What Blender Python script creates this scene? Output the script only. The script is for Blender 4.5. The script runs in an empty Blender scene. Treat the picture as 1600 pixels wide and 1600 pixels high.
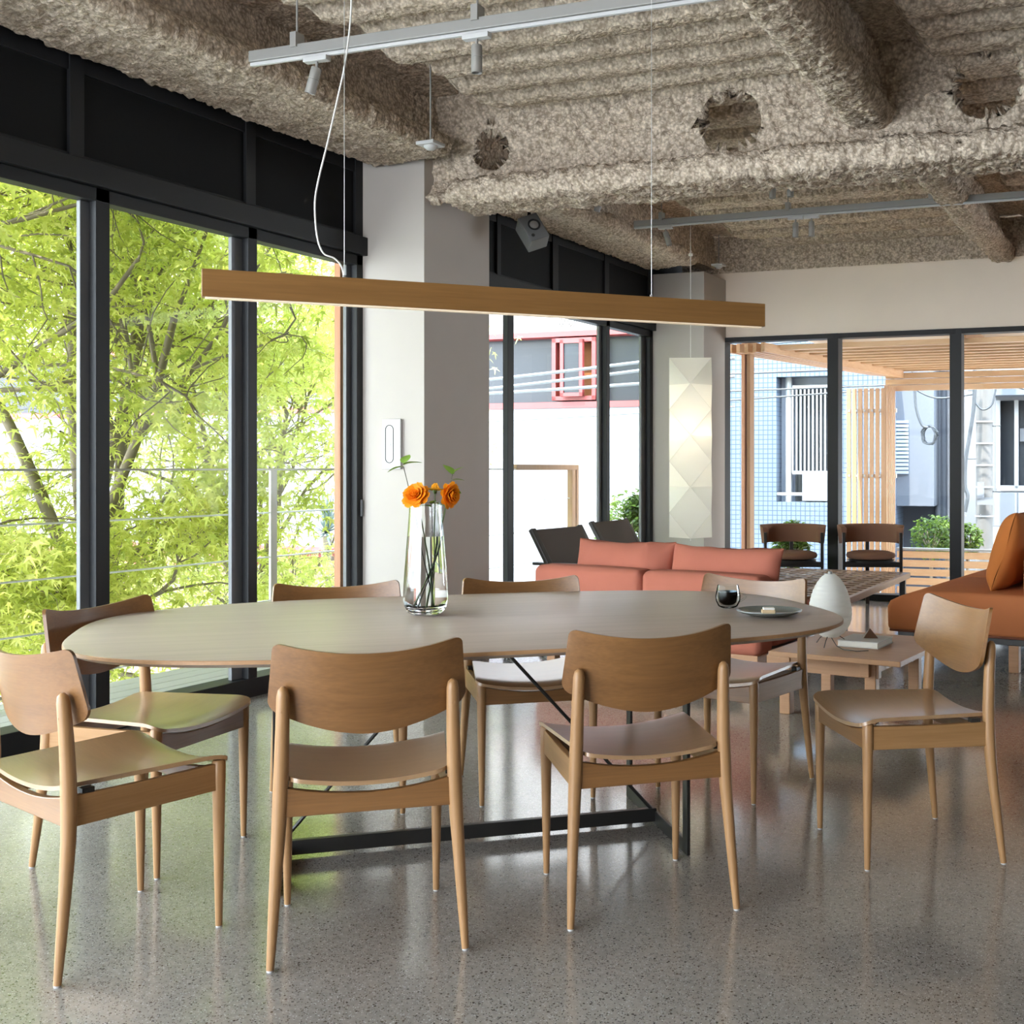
import bpy, bmesh, math, random
import numpy as np
from mathutils import Vector, Matrix, Euler
S = bpy.context.scene
PI = math.pi

# ------------------------------------------------------------------ camera
TH = math.radians(25.0); FPX = 1800.0; HZ = 731.5; CX = 1010.0; EYE = 1.22; SK = .091
FW = np.array([-math.sin(TH), math.cos(TH)]); RT = np.array([math.cos(TH), math.sin(TH)])
cam_data = bpy.data.cameras.new('camera'); cam = bpy.data.objects.new('camera', cam_data)
S.collection.objects.link(cam); S.camera = cam
cam.location = (0, 0, EYE); cam.rotation_euler = (PI/2, 0, TH)
cam_data.sensor_width = 36; cam_data.lens = FPX/1600*36
cam_data.shift_x = (800-CX)/1600; cam_data.shift_y = -(800-HZ)/1600
cam_data.clip_start = .05; cam_data.clip_end = 300

# ------------------------------------------------------------------ light and exposure
S.view_settings.view_transform = 'Standard'; S.view_settings.look = 'None'
S.view_settings.gamma = 1; S.view_settings.exposure = EXPOSURE = 1.1
S.view_settings.use_curve_mapping = False
cy = S.cycles
cy.use_denoising = True; cy.max_bounces = 9; cy.diffuse_bounces = 5; cy.glossy_bounces = 4
cy.transmission_bounces = 8; cy.transparent_max_bounces = 12
cy.sample_clamp_indirect = 6; cy.caustics_reflective = False; cy.caustics_refractive = False
cy.use_adaptive_sampling = True; cy.adaptive_threshold = .02

world = bpy.data.worlds.new('sky'); S.world = world; world.use_nodes = True
wn = world.node_tree.nodes; wl = world.node_tree.links; wn.clear()
tc = wn.new('ShaderNodeTexCoord'); sp = wn.new('ShaderNodeSeparateXYZ'); cr = wn.new('ShaderNodeValToRGB')
bg = wn.new('ShaderNodeBackground'); wo = wn.new('ShaderNodeOutputWorld')
cr.color_ramp.elements[0].position = 0.0; cr.color_ramp.elements[0].color = (.88, .94, 1, 1)
cr.color_ramp.elements[1].position = .75; cr.color_ramp.elements[1].color = (.62, .79, 1, 1)
wl.new(tc.outputs['Generated'], sp.inputs[0]); wl.new(sp.outputs['Z'], cr.inputs[0])
wl.new(cr.outputs[0], bg.inputs[0]); bg.inputs[1].default_value = SKY = 9.0
wl.new(bg.outputs[0], wo.inputs[0])

sun_d = bpy.data.lights.new('sun', 'SUN'); sun = bpy.data.objects.new('sun', sun_d); S.collection.objects.link(sun)
sun_d.energy = 9.0; sun_d.angle = math.radians(.6); sun_d.color = (1, .95, .87)
sun.rotation_euler = Vector((.06, .60, -1.15)).to_track_quat('-Z', 'Y').to_euler()

E2_ANG = math.atan(SK)
# portals guide sky sampling at the windows and the added front opening
def portal(name, loc, rot, sx, sy):
    d = bpy.data.lights.new(name, 'AREA'); d.shape = 'RECTANGLE'; d.size = sx; d.size_y = sy
    d.cycles.is_portal = True
    o = bpy.data.objects.new(name, d); S.collection.objects.link(o); o.location = loc; o.rotation_euler = rot
portal('portal_window_side', (-4.62, 3.6, 1.25), (0, -PI/2, 0), 2.45, 12.5)
portal('portal_back', (-.1, 10.98, 1.25), (-PI/2, 0, E2_ANG), 8.2, 2.5)
portal('portal_front', (-2.85, -4.06, 1.55), (PI/2, 0, 0), 3.3, 3.0)

# ------------------------------------------------------------------ helpers
C = S.collection
def px_at_y(px, py, b):
    v = FPX*FW + (px-CX)*RT; t = b/(v[1]-SK*v[0]); return Vector((v[0]*t, v[1]*t, EYE+(HZ-py)*t))
def px_at_x(px, py, x):
    v = FPX*FW + (px-CX)*RT; t = x/v[0]; return Vector((x, v[1]*t, EYE+(HZ-py)*t))
def W(a, b, z=0): return Vector((a, b+SK*a, z))
E2 = math.atan(SK)

def nn(nt, t, **kw):
    n = nt.nodes.new(t)
    for k, v in kw.items():
        if k[0] == '_': setattr(n, k[1:], v)
        else: n.inputs[k.replace('__', ' ')].default_value = v
    return n
def new_mat(name):
    m = bpy.data.materials.new(name); m.use_nodes = True; nt = m.node_tree
    return m, nt, nt.nodes['Principled BSDF'], nt.nodes['Material Output']
def plain(name, col, rough=.5, metal=0, spec=.5, bump=0, bscale=200, var=0, vscale=5):
    m, nt, b, o = new_mat(name)
    b.inputs['Base Color'].default_value = (*col, 1); b.inputs['Roughness'].default_value = rough
    b.inputs['Metallic'].default_value = metal; b.inputs['Specular IOR Level'].default_value = spec
    tcn = nn(nt, 'ShaderNodeTexCoord')
    n = nn(nt, 'ShaderNodeTexNoise', Scale=vscale, Detail=4.0); nt.links.new(tcn.outputs['Object'], n.inputs['Vector'])
    mx = nn(nt, 'ShaderNodeMix', _data_type='RGBA'); v = max(var, .03)
    mx.inputs['A'].default_value = (*[c*(1-v) for c in col], 1); mx.inputs['B'].default_value = (*[min(1, c*(1+v)) for c in col], 1)
    nt.links.new(n.outputs['Fac'], mx.inputs['Factor']); nt.links.new(mx.outputs['Result'], b.inputs['Base Color'])
    if bump:
        n2 = nn(nt, 'ShaderNodeTexNoise', Scale=float(bscale), Detail=3.0); nt.links.new(tcn.outputs['Object'], n2.inputs['Vector'])
        bp = nn(nt, 'ShaderNodeBump', Strength=bump, Distance=.004)
        nt.links.new(n2.outputs['Fac'], bp.inputs['Height']); nt.links.new(bp.outputs[0], b.inputs['Normal'])
    return m
def wood(name, light, dark, axis='X', rough=.42, freq=1.0, contrast=1.0, board=0, spec=.35, coat=0):
    """fine grain running along the local axis; board > 0 adds boards of that width across"""
    m, nt, b, o = new_mat(name); L = nt.links
    t = nn(nt, 'ShaderNodeTexCoord'); mp = nn(nt, 'ShaderNodeMapping'); L.new(t.outputs['Object'], mp.inputs[0])
    sc = {'X': (1.2, 34, 34), 'Y': (34, 1.2, 34), 'Z': (34, 34, 1.2)}[axis]
    mp.inputs['Scale'].default_value = [s*freq for s in sc]
    n1 = nn(nt, 'ShaderNodeTexNoise', Scale=1.0, Detail=5.0, Roughness=.6, Distortion=.4); L.new(mp.outputs[0], n1.inputs['Vector'])
    mp2 = nn(nt, 'ShaderNodeMapping'); L.new(t.outputs['Object'], mp2.inputs[0])
    mp2.inputs['Scale'].default_value = [s*freq*6 for s in sc]
    n2 = nn(nt, 'ShaderNodeTexNoise', Scale=1.0, Detail=2.0); L.new(mp2.outputs[0], n2.inputs['Vector'])
    r = nn(nt, 'ShaderNodeValToRGB'); e = r.color_ramp.elements
    c = .22*contrast
    e[0].position = .5-c; e[0].color = (*dark, 1); e[1].position = .5+c; e[1].color = (*light, 1)
    ad = nn(nt, 'ShaderNodeMix', _data_type='FLOAT'); ad.inputs['Factor'].default_value = .4
    L.new(n1.outputs['Fac'], ad.inputs['A']); L.new(n2.outputs['Fac'], ad.inputs['B'])
    L.new(ad.outputs['Result'], r.inputs[0]); L.new(r.outputs[0], b.inputs['Base Color'])
    b.inputs['Roughness'].default_value = rough; b.inputs['Specular IOR Level'].default_value = spec
    b.inputs['Coat Weight'].default_value = coat; b.inputs['Coat Roughness'].default_value = .3; b.inputs['Coat IOR'].default_value = 1.6
    bp = nn(nt, 'ShaderNodeBump', Strength=.12, Distance=.002)
    L.new(n2.outputs['Fac'], bp.inputs['Height']); L.new(bp.outputs[0], b.inputs['Normal'])
    return m

class MB:
    """collects shapes, builds ONE mesh"""
    def __init__(s): s.v = []; s.f = []
    def add(s, vs, fs, M=None):
        n = len(s.v)
        s.v += [tuple(M @ Vector(p)) if M is not None else tuple(p) for p in vs]
        s.f += [tuple(i+n for i in f) for f in fs]; return s
    def box(s, x0, x1, y0, y1, z0, z1, M=None):
        v = [(x, y, z) for z in (z0, z1) for y in (y0, y1) for x in (x0, x1)]
        return s.add(v, [(0, 2, 3, 1), (4, 5, 7, 6), (0, 1, 5, 4), (2, 6, 7, 3), (0, 4, 6, 2), (1, 3, 7, 5)], M)
    def beam(s, p, q, w, h, up=(0, 0, 1)):
        """box bar from p to q, width w, height h"""
        p, q = Vector(p), Vector(q); d = q-p; L = d.length; d.normalize(); u = Vector(up)
        x = d.cross(u); x = x.normalized() if x.length > 1e-6 else Vector((1, 0, 0)); u = x.cross(d)
        M = Matrix((( *(x), 0), (*d, 0), (*u, 0), (0, 0, 0, 1))).transposed(); M.translation = p
        return s.box(-w/2, w/2, 0, L, -h/2, h/2, M)
    def tube(s, pts, rs, n=12, cap=True):
        pts = [Vector(p) for p in pts]
        if not hasattr(rs, '__len__'): rs = [rs]*len(pts)
        base = len(s.v); x = None
        for i, p in enumerate(pts):
            d = (pts[min(i+1, len(pts)-1)]-pts[max(i-1, 0)]).normalized()
            if x is None:
                x = d.cross(Vector((0, 0, 1)));
                if x.length < 1e-3: x = Vector((1, 0, 0))
            x = (x-d*x.dot(d)).normalized(); y = d.cross(x)
            for k in range(n):
                a = 2*PI*k/n; s.v.append(tuple(p+(x*math.cos(a)+y*math.sin(a))*rs[i]))
        for i in range(len(pts)-1):
            for k in range(n):
                a = base+i*n+k; b = base+i*n+(k+1) % n; s.f.append((a, b, b+n, a+n))
        if cap:
            s.f.append(tuple(base+k for k in reversed(range(n)))); s.f.append(tuple(base+(len(pts)-1)*n+k for k in range(n)))
        return s
    def lathe(s, prof, n=32, M=None, closed=False):
        base_v = []; fs = []
        for r, z in prof:
            for k in range(n): base_v.append((r*math.cos(2*PI*k/n), r*math.sin(2*PI*k/n), z))
        m = len(prof)
        for i in range(m if closed else m-1):
            j = (i+1) % m
            for k in range(n):
                a = i*n+k; b = i*n+(k+1) % n; c = j*n+(k+1) % n; d = j*n+k; fs.append((a, b, c, d))
        if not closed:
            fs.append(tuple(reversed(range(n)))); fs.append(tuple((m-1)*n+k for k in range(n)))
        return s.add(base_v, fs, M)
    def prism(s, poly, z0, z1, M=None):
        n = len(poly); v = [(x, y, z0) for x, y in poly]+[(x, y, z1) for x, y in poly]
        return s.add(v, [tuple(reversed(range(n))), tuple(range(n, 2*n))]+[(i, (i+1) % n, (i+1) % n+n, i+n) for i in range(n)], M)
    def grid(s, P, close=False):
        """P[i][j] points"""
        base = len(s.v); r, c = len(P), len(P[0])
        for row in P: s.v += [tuple(p) for p in row]
        for i in range(r-1):
            for j in range(c-1 if not close else c):
                a = base+i*c+j; b = base+i*c+(j+1) % c; s.f.append((a, b, b+c, a+c))
        return s
    def sheet(s, top, bot):
        """closed solid from two matching grids"""
        r, c = len(top), len(top[0]); b0 = len(s.v)
        for row in top: s.v += [tuple(p) for p in row]
        for row in bot: s.v += [tuple(p) for p in row]
        N = r*c
        for i in range(r-1):
            for j in range(c-1):
                a = b0+i*c+j; s.f.append((a, a+1, a+c+1, a+c)); s.f.append((a+N, a+c+N, a+c+1+N, a+1+N))
        rim = [(0, j) for j in range(c)]+[(i, c-1) for i in range(1, r)]+[(r-1, j) for j in range(c-2, -1, -1)]+[(i, 0) for i in range(r-2, 0, -1)]
        for k in range(len(rim)):
            i, j = rim[k]; i2, j2 = rim[(k+1) % len(rim)]
            a = b0+i*c+j; b = b0+i2*c+j2; s.f.append((a, a+N, b+N, b))
        return s
    def build(s, name, mat, parent=None, smooth=None, bevel=0, bseg=2, sub=0, M=None, merge=0):
        me = bpy.data.meshes.new(name); me.from_pydata(s.v, [], s.f); me.update()
        bm = bmesh.new(); bm.from_mesh(me)
        if merge: bmesh.ops.remove_doubles(bm, verts=bm.verts, dist=merge)
        bmesh.ops.recalc_face_normals(bm, faces=bm.faces); bm.to_mesh(me); bm.free()
        if M is not None: me.transform(M)
        if mat: me.materials.append(mat)
        o = bpy.data.objects.new(name, me); C.objects.link(o)
        if parent: o.parent = parent
        if bevel:
            b = o.modifiers.new('bevel', 'BEVEL'); b.width = bevel; b.segments = bseg; b.limit_method = 'ANGLE'; b.angle_limit = math.radians(50)
        if sub:
            u = o.modifiers.new('sub', 'SUBSURF'); u.levels = u.render_levels = sub
        if smooth is not None or sub:
            for p in me.polygons: p.use_smooth = True
            if not sub: me.set_sharp_from_angle(angle=math.radians(smooth))
        return o

def tag(o, label=None, cat=None, group=None, kind=None):
    if label: o['label'] = label
    if cat: o['category'] = cat
    if group: o['group'] = group
    if kind: o['kind'] = kind
    return o
def empty(name, loc=(0, 0, 0), rz=0):
    o = bpy.data.objects.new(name, None); C.objects.link(o); o.location = loc; o.rotation_euler = (0, 0, rz); o.empty_display_size = .1
    return o
def struct(o, label=None): o['kind'] = 'structure'; (label and o.__setitem__('label', label)); return o
def kids(o): return [c for c in bpy.data.objects if c.parent == o]
def copy_tree(o, parent=None):
    c = o.copy(); C.objects.link(c); c.parent = parent
    for ch in kids(o): copy_tree(ch, c)
    return c
def Rz(a): return Matrix.Rotation(a, 4, 'Z')
def T(x, y, z): return Matrix.Translation((x, y, z))

def vnoise(P, seed=0):
    """value noise on an (n,3) array, 0..1"""
    P = np.asarray(P, float); I = np.floor(P).astype(np.int64); F = P-I; F = F*F*(3-2*F)
    def h(i, j, k):
        x = (i*374761393+j*668265263+k*2147483647+seed*1274126177) & 0xffffffff
        x = ((x ^ (x >> 13))*1274126177) & 0xffffffff; x = x ^ (x >> 16); return (x & 0xffff)/65535.
    out = 0
    for a in (0, 1):
        for b in (0, 1):
            for c in (0, 1):
                w = (F[:, 0] if a else 1-F[:, 0])*(F[:, 1] if b else 1-F[:, 1])*(F[:, 2] if c else 1-F[:, 2])
                out = out+w*h(I[:, 0]+a, I[:, 1]+b, I[:, 2]+c)
    return out

# ------------------------------------------------------------------ materials
OAK = wood('oak', (.25, .115, .035), (.155, .066, .018), 'X', spec=.5, coat=.3)
OAK_LEG = wood('oak_leg', (.40, .22, .095), (.29, .15, .06), 'Z', spec=.45)
OAK_SEAT = wood('oak_seat', (.42, .25, .125), (.31, .175, .08), 'X', rough=.3, spec=.9, coat=.8)
OAK_TOP = wood('oak_tabletop', (.55, .44, .37), (.425, .335, .275), 'X', rough=.42, freq=.5, spec=.5, coat=.15)
OAK_EDGE = wood('oak_edge', (.42, .24, .12), (.30, .16, .07), 'X')
LAMP_OAK = wood('lamp_oak', (.27, .135, .042), (.19, .09, .026), 'X', freq=.8)
PINE = wood('pine', (.46, .27, .145), (.35, .185, .09), 'X', freq=.4)
PINE_Z = wood('pine_upright', (.42, .26, .15), (.33, .185, .10), 'Z', freq=.4)
PINE_Y = wood('pine_rafter', (.46, .27, .145), (.35, .185, .09), 'Y', freq=.4)
SIDE_OAK = wood('side_table_oak', (.46, .25, .135), (.35, .18, .09), 'X', freq=.6, rough=.4)
BLACK = plain('black_aluminium', (.010, .010, .011), .5, .0, .3)
BLACK_PANEL = plain('black_panel', (.007, .007, .007), .65, 0, .15)
GREY_SASH = plain('grey_sash', (.14, .142, .15), .5, .2)
STEEL = plain('dark_steel', (.06, .058, .055), .38, .85)
WHITE_WALL = plain('white_wall_paint', (.86, .75, .64), .85, 0, .2, bump=.05, bscale=300)
GREY_WALL = plain('grey_wall_paint', (.20, .19, .18), .85, 0, .2)
COLUMN_PAINT = plain('column_paint', (.475, .435, .40), .85, 0, .2, bump=.05, bscale=300)
WHITE_PLASTIC = plain('white_plastic', (.50, .495, .49), .4)
TRACK_GREY = plain('track_grey', (.27, .26, .245), .5, .2)
SPOT_GREY = plain('spot_grey', (.30, .285, .265), .5, .2)
DARK = plain('dark_hole', (.01, .01, .01), .8)
SALMON = plain('salmon_fabric', (.42, .14, .095), .95, 0, .15, bump=.35, bscale=420, var=.06, vscale=8)
RUST = plain('rust_fabric', (.46, .155, .060), .95, 0, .15, bump=.35, bscale=420, var=.06, vscale=8)
CHAIR_BROWN = plain('brown_fabric', (.25, .13, .085), .9, 0, .2, bump=.3, bscale=400)
LEATHER = plain('brown_leather', (.050, .032, .024), .55, 0, .4, bump=.1, bscale=200)
DARK_FRAME = plain('dark_frame', (.030, .026, .024), .4, .3)
CABLE_WHITE = plain('cable_white', (.75, .73, .70), .6)
PALE_POST = plain('pale_rail', (.62, .59, .55), .5, .1)
CABLE_STEEL = plain('rail_cable', (.75, .75, .75), .35, .6)
WATER_DARK = plain('coffee', (.004, .002, .0015), .08, 0, .25)
SMOKED = plain('smoked_glass', (.022, .014, .010), .06, 0, .5)
CERAMIC = plain('grey_green_ceramic', (.15, .165, .15), .25, 0, .6, var=.1, vscale=30)
BOOK_COVER = plain('book_cover', (.50, .47, .44), .6)
BOOK_PAGES = plain('book_pages', (.62, .58, .52), .9)

def floor_mat():
    m, nt, b, o = new_mat('polished_concrete'); L = nt.links
    t = nn(nt, 'ShaderNodeTexCoord')
    big = nn(nt, 'ShaderNodeTexNoise', Scale=1.1, Detail=6.0, Roughness=.62); L.new(t.outputs['Object'], big.inputs['Vector'])
    fine = nn(nt, 'ShaderNodeTexNoise', Scale=55.0, Detail=4.0, Roughness=.7); L.new(t.outputs['Object'], fine.inputs['Vector'])
    base = nn(nt, 'ShaderNodeMix', _data_type='RGBA'); base.inputs['A'].default_value = (.205, .183, .160, 1); base.inputs['B'].default_value = (.375, .34, .300, 1)
    ad = nn(nt, 'ShaderNodeMix', _data_type='FLOAT'); ad.inputs['Factor'].default_value = .45
    L.new(big.outputs['Fac'], ad.inputs['A']); L.new(fine.outputs['Fac'], ad.inputs['B'])
    mr = nn(nt, 'ShaderNodeMapRange'); mr.inputs['From Min'].default_value = .35; mr.inputs['From Max'].default_value = .65
    L.new(ad.outputs['Result'], mr.inputs['Value']); L.new(mr.outputs[0], base.inputs['Factor'])
    def flecks(scale, lo, col, prev):
        v = nn(nt, 'ShaderNodeTexVoronoi', Scale=scale); L.new(t.outputs['Object'], v.inputs['Vector'])
        s = nn(nt, 'ShaderNodeSeparateColor'); L.new(v.outputs['Color'], s.inputs[0])
        g = nn(nt, 'ShaderNodeMath', _operation='GREATER_THAN'); g.inputs[1].default_value = lo; L.new(s.outputs[0], g.inputs[0])
        d = nn(nt, 'ShaderNodeMath', _operation='LESS_THAN'); d.inputs[1].default_value = .42; L.new(v.outputs['Distance'], d.inputs[0])
        mu = nn(nt, 'ShaderNodeMath', _operation='MULTIPLY'); L.new(g.outputs[0], mu.inputs[0]); L.new(d.outputs[0], mu.inputs[1])
        x = nn(nt, 'ShaderNodeMix', _data_type='RGBA'); L.new(mu.outputs[0], x.inputs['Factor']); L.new(prev, x.inputs['A']); x.inputs['B'].default_value = (*col, 1)
        return x.outputs['Result']
    c = flecks(240., .80, (.045, .042, .04), base.outputs['Result'])
    c = flecks(190., .88, (.40, .385, .36), c)
    c = flecks(130., .955, (.06, .055, .05), c)
    c = flecks(300., .965, (.62, .60, .57), c)
    L.new(c, b.inputs['Base Color'])
    rr = nn(nt, 'ShaderNodeMapRange'); rr.inputs['To Min'].default_value = .09; rr.inputs['To Max'].default_value = .17
    L.new(big.outputs['Fac'], rr.inputs['Value']); L.new(rr.outputs[0], b.inputs['Roughness'])
    b.inputs['Specular IOR Level'].default_value = 1.0
    return m
FLOOR = floor_mat()

def spray_mat(name, c0, c1):
    m, nt, b, o = new_mat(name); L = nt.links
    t = nn(nt, 'ShaderNodeTexCoord')
    n1 = nn(nt, 'ShaderNodeTexNoise', Scale=24.0, Detail=5.0, Roughness=.62); L.new(t.outputs['Object'], n1.inputs['Vector'])
    v = nn(nt, 'ShaderNodeTexVoronoi', Scale=52.0); L.new(n1.outputs['Color'], v.inputs['Vector'])
    mpv = nn(nt, 'ShaderNodeVectorMath', _operation='MULTIPLY_ADD'); L.new(n1.outputs['Color'], mpv.inputs[0])
    mpv.inputs[1].default_value = (.03, .03, .03); L.new(t.outputs['Object'], mpv.inputs[2]); L.new(mpv.outputs[0], v.inputs['Vector'])
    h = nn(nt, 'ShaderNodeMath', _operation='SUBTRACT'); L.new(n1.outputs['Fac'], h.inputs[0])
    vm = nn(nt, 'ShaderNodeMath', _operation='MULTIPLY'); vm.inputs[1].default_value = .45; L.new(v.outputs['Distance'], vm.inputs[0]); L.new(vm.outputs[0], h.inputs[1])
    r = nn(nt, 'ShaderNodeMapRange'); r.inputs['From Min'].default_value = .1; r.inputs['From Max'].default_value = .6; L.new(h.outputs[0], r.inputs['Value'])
    mx = nn(nt, 'ShaderNodeMix', _data_type='RGBA'); mx.inputs['A'].default_value = (*c0, 1); mx.inputs['B'].default_value = (*c1, 1)  # pits of the bump get the darker colour, recess shade painted in
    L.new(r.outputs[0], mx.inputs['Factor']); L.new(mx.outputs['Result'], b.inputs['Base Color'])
    bp = nn(nt, 'ShaderNodeBump', Strength=1.0, Distance=.016); L.new(h.outputs[0], bp.inputs['Height']); L.new(bp.outputs[0], b.inputs['Normal'])
    b.inputs['Roughness'].default_value = .95; b.inputs['Specular IOR Level'].default_value = .1
    return m
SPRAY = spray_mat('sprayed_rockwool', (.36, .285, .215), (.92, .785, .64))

def glass_pane_mat(name='window_glass', tint=(.94, .97, .96)):
    m = bpy.data.materials.new(name); m.use_nodes = True; nt = m.node_tree; nt.nodes.clear()
    o = nn(nt, 'ShaderNodeOutputMaterial'); tr = nn(nt, 'ShaderNodeBsdfTransparent'); tr.inputs[0].default_value = (*tint, 1)
    gl = nn(nt, 'ShaderNodeBsdfGlossy'); gl.inputs['Roughness'].default_value = 0.0
    fr = nn(nt, 'ShaderNodeFresnel'); fr.inputs[0].default_value = 1.12; mx = nn(nt, 'ShaderNodeMixShader')
    nt.links.new(fr.outputs[0], mx.inputs[0]); nt.links.new(tr.outputs[0], mx.inputs[1]); nt.links.new(gl.outputs[0], mx.inputs[2]); nt.links.new(mx.outputs[0], o.inputs[0])
    return m
PANE = glass_pane_mat()
THIN_GLASS = glass_pane_mat('clear_glass', (.96, .98, .97))
def real_glass(name, ior=1.45, col=(1, 1, 1)):
    m, nt, b, o = new_mat(name); b.inputs['Base Color'].default_value = (*col, 1); b.inputs['Roughness'].default_value = 0
    b.inputs['IOR'].default_value = ior; b.inputs['Transmission Weight'].default_value = 1; return m
VASE_GLASS = real_glass('vase_glass', 1.45, (.98, 1, .99)); VASE_WATER = real_glass('vase_water', 1.33, (.98, 1, .98))
def translucent(name, col, mix=.5, rough=.9, spec=.2, emit=0):
    m, nt, b, o = new_mat(name); L = nt.links
    b.inputs['Base Color'].default_value = (*col, 1); b.inputs['Roughness'].default_value = rough; b.inputs['Specular IOR Level'].default_value = spec
    t = nn(nt, 'ShaderNodeBsdfTranslucent'); t.inputs[0].default_value = (*col, 1); mx = nn(nt, 'ShaderNodeMixShader'); mx.inputs[0].default_value = mix
    L.new(b.outputs[0], mx.inputs[1]); L.new(t.outputs[0], mx.inputs[2]); L.new(mx.outputs[0], o.inputs[0])
    return m
PAPER = translucent('washi_paper', (.96, .93, .87), .55)
PAPER_EGG = translucent('egg_lamp_paper', (.80, .785, .75), .4)
PERGOLA = wood('pergola_pine', (.64, .44, .27), (.50, .31, .17), 'X', freq=.4)
PERGOLA_Y = wood('pergola_batten', (.62, .40, .24), (.48, .28, .15), 'Y', freq=.4)
def leaf_mat(name, c0, c1, c2):
    m, nt, b, o = new_mat(name); L = nt.links
    t = nn(nt, 'ShaderNodeTexCoord'); n = nn(nt, 'ShaderNodeTexNoise', Scale=2.6, Detail=5.0, Roughness=.75); L.new(t.outputs['Object'], n.inputs['Vector'])
    r = nn(nt, 'ShaderNodeValToRGB'); e = r.color_ramp.elements; e[0].position = .34; e[0].color = (*c0, 1); e[1].position = .66; e[1].color = (*c2, 1)
    k = e.new(.5); k.color = (*c1, 1)
    L.new(n.outputs['Fac'], r.inputs[0]); L.new(r.outputs[0], b.inputs['Base Color']); b.inputs['Roughness'].default_value = .5
    tl = nn(nt, 'ShaderNodeBsdfTranslucent'); L.new(r.outputs[0], tl.inputs[0]); mx = nn(nt, 'ShaderNodeMixShader'); mx.inputs[0].default_value = .55
    L.new(b.outputs[0], mx.inputs[1]); L.new(tl.outputs[0], mx.inputs[2]); L.new(mx.outputs[0], o.inputs[0])
    return m
LEAF = leaf_mat('maple_leaf', (.22, .28, .040), (.50, .54, .095), (.78, .76, .27))
LEAF_PALE = leaf_mat('pale_maple_leaf', (.36, .44, .07), (.62, .66, .18), (.80, .80, .36))
SHRUB_LEAF = leaf_mat('shrub_leaf', (.03, .06, .01), (.08, .13, .02), (.17, .22, .04))
BARK = plain('bark', (.20, .165, .125), .9, 0, .2, bump=.5, bscale=60, var=.25, vscale=14)

# ------------------------------------------------------------------ room shell
XW = -4.495; BW = 10.75; RX = 4.3; FY = -3.9; DECK = 3.36
struct(MB().prism([(XW-.02, FY), (RX, FY), (RX, BW+SK*RX), (XW-.02, BW+SK*XW)], -.25, 0).build('floor', FLOOR), 'polished speckled grey concrete floor')

def fast_mesh(me, Q, F):
    n = len(Q); k = len(F); me.vertices.add(n); me.vertices.foreach_set('co', np.ascontiguousarray(Q, np.float32).ravel())
    me.loops.add(k*4); me.loops.foreach_set('vertex_index', np.ascontiguousarray(F, np.int32).ravel()); me.polygons.add(k)
    me.polygons.foreach_set('loop_start', np.arange(0, k*4, 4, dtype=np.int32)); me.update(calc_edges=True)
    me.polygons.foreach_set('use_smooth', np.ones(k, bool))
def rough_grid_obj(name, P, mat, parent, amp=.012, f=18., seed=1, smooth=True, thick=0):
    """P: array (r,c,3); pushes each vertex along its normal by layered noise"""
    P = np.array(P, float); r, c, _ = P.shape
    du = np.gradient(P, axis=1); dv = np.gradient(P, axis=0); N = np.cross(du, dv); N /= (np.linalg.norm(N, axis=2, keepdims=True)+1e-9)
    Q = P.reshape(-1, 3)
    w = Q+.02*np.stack([vnoise(Q*25, seed+7), vnoise(Q*25, seed+8), vnoise(Q*25, seed+9)], -1)
    n = (vnoise(w*f, seed)-.5)*1.0+(vnoise(w*f*2.1, seed+1)-.5)*1.3+(vnoise(w*f*3.9, seed+4)-.5)*1.5+(vnoise(Q*f*.22, seed+2)-.5)*1.6
    Q = Q+N.reshape(-1, 3)*(n*amp)[:, None]
    me = bpy.data.meshes.new(name)
    idx = np.arange(r*c).reshape(r, c); F = np.stack([idx[:-1, :-1], idx[:-1, 1:], idx[1:, 1:], idx[1:, :-1]], -1).reshape(-1, 4)
    fast_mesh(me, Q, F); me.materials.append(mat); o = bpy.data.objects.new(name, me); C.objects.link(o)
    if parent: o.parent = parent
    if thick:
        s = o.modifiers.new('solid', 'SOLIDIFY'); s.thickness = thick; s.offset = 0
    return o

# ribbed deck: a fine part where the photograph looks, a coarse one around it
def deck_z(b, fade):
    s = np.abs(np.sin(PI*np.where(b < 6.2, (b-.10)/.27, (b-6.2)/.42+.3))); q = np.clip((s-.26)/.48, 0, 1); q = q*q*(3-2*q); return DECK+.125-(.165*q+.04*s)*fade-.06*(1-fade)
ceil = empty('ceiling'); struct(ceil, 'ribbed ceiling deck sprayed with rough grey rock wool')
xs = np.arange(-4.55, .6, .014); bs = np.arange(2.6, BW+.1, .0125)
A, B = np.meshgrid(xs, bs); fade = np.clip((A+3.72+.05*np.sin(B*9))/.14, 0, 1)
fade = fade*np.clip(np.abs(A+1.38+.02*np.sin(B*3))/.12-.9, 0, 1)
Z = deck_z(B+.012*np.sin(A*2.3+B), fade)
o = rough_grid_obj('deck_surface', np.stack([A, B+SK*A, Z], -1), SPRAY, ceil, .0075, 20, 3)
m2 = MB()
for x0, x1, b0, b1 in ((-4.55, 5.3, FY-.6, 2.62), (.58, 5.3, 2.6, BW+.1)):
    nb = int((b1-b0)/.0675); P = []
    for i in range(nb+1):
        b = b0+(b1-b0)*i/nb; z = float(deck_z(np.array(b), 1)); P.append([W(x0, b, z), W(x1, b, z)])
    m2.grid(P)
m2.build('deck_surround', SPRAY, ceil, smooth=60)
MB().box(-6.0, 5.5, FY-.3, 12.2, 3.5, 3.75).build('roof_slab', BLACK_PANEL, ceil)

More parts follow.
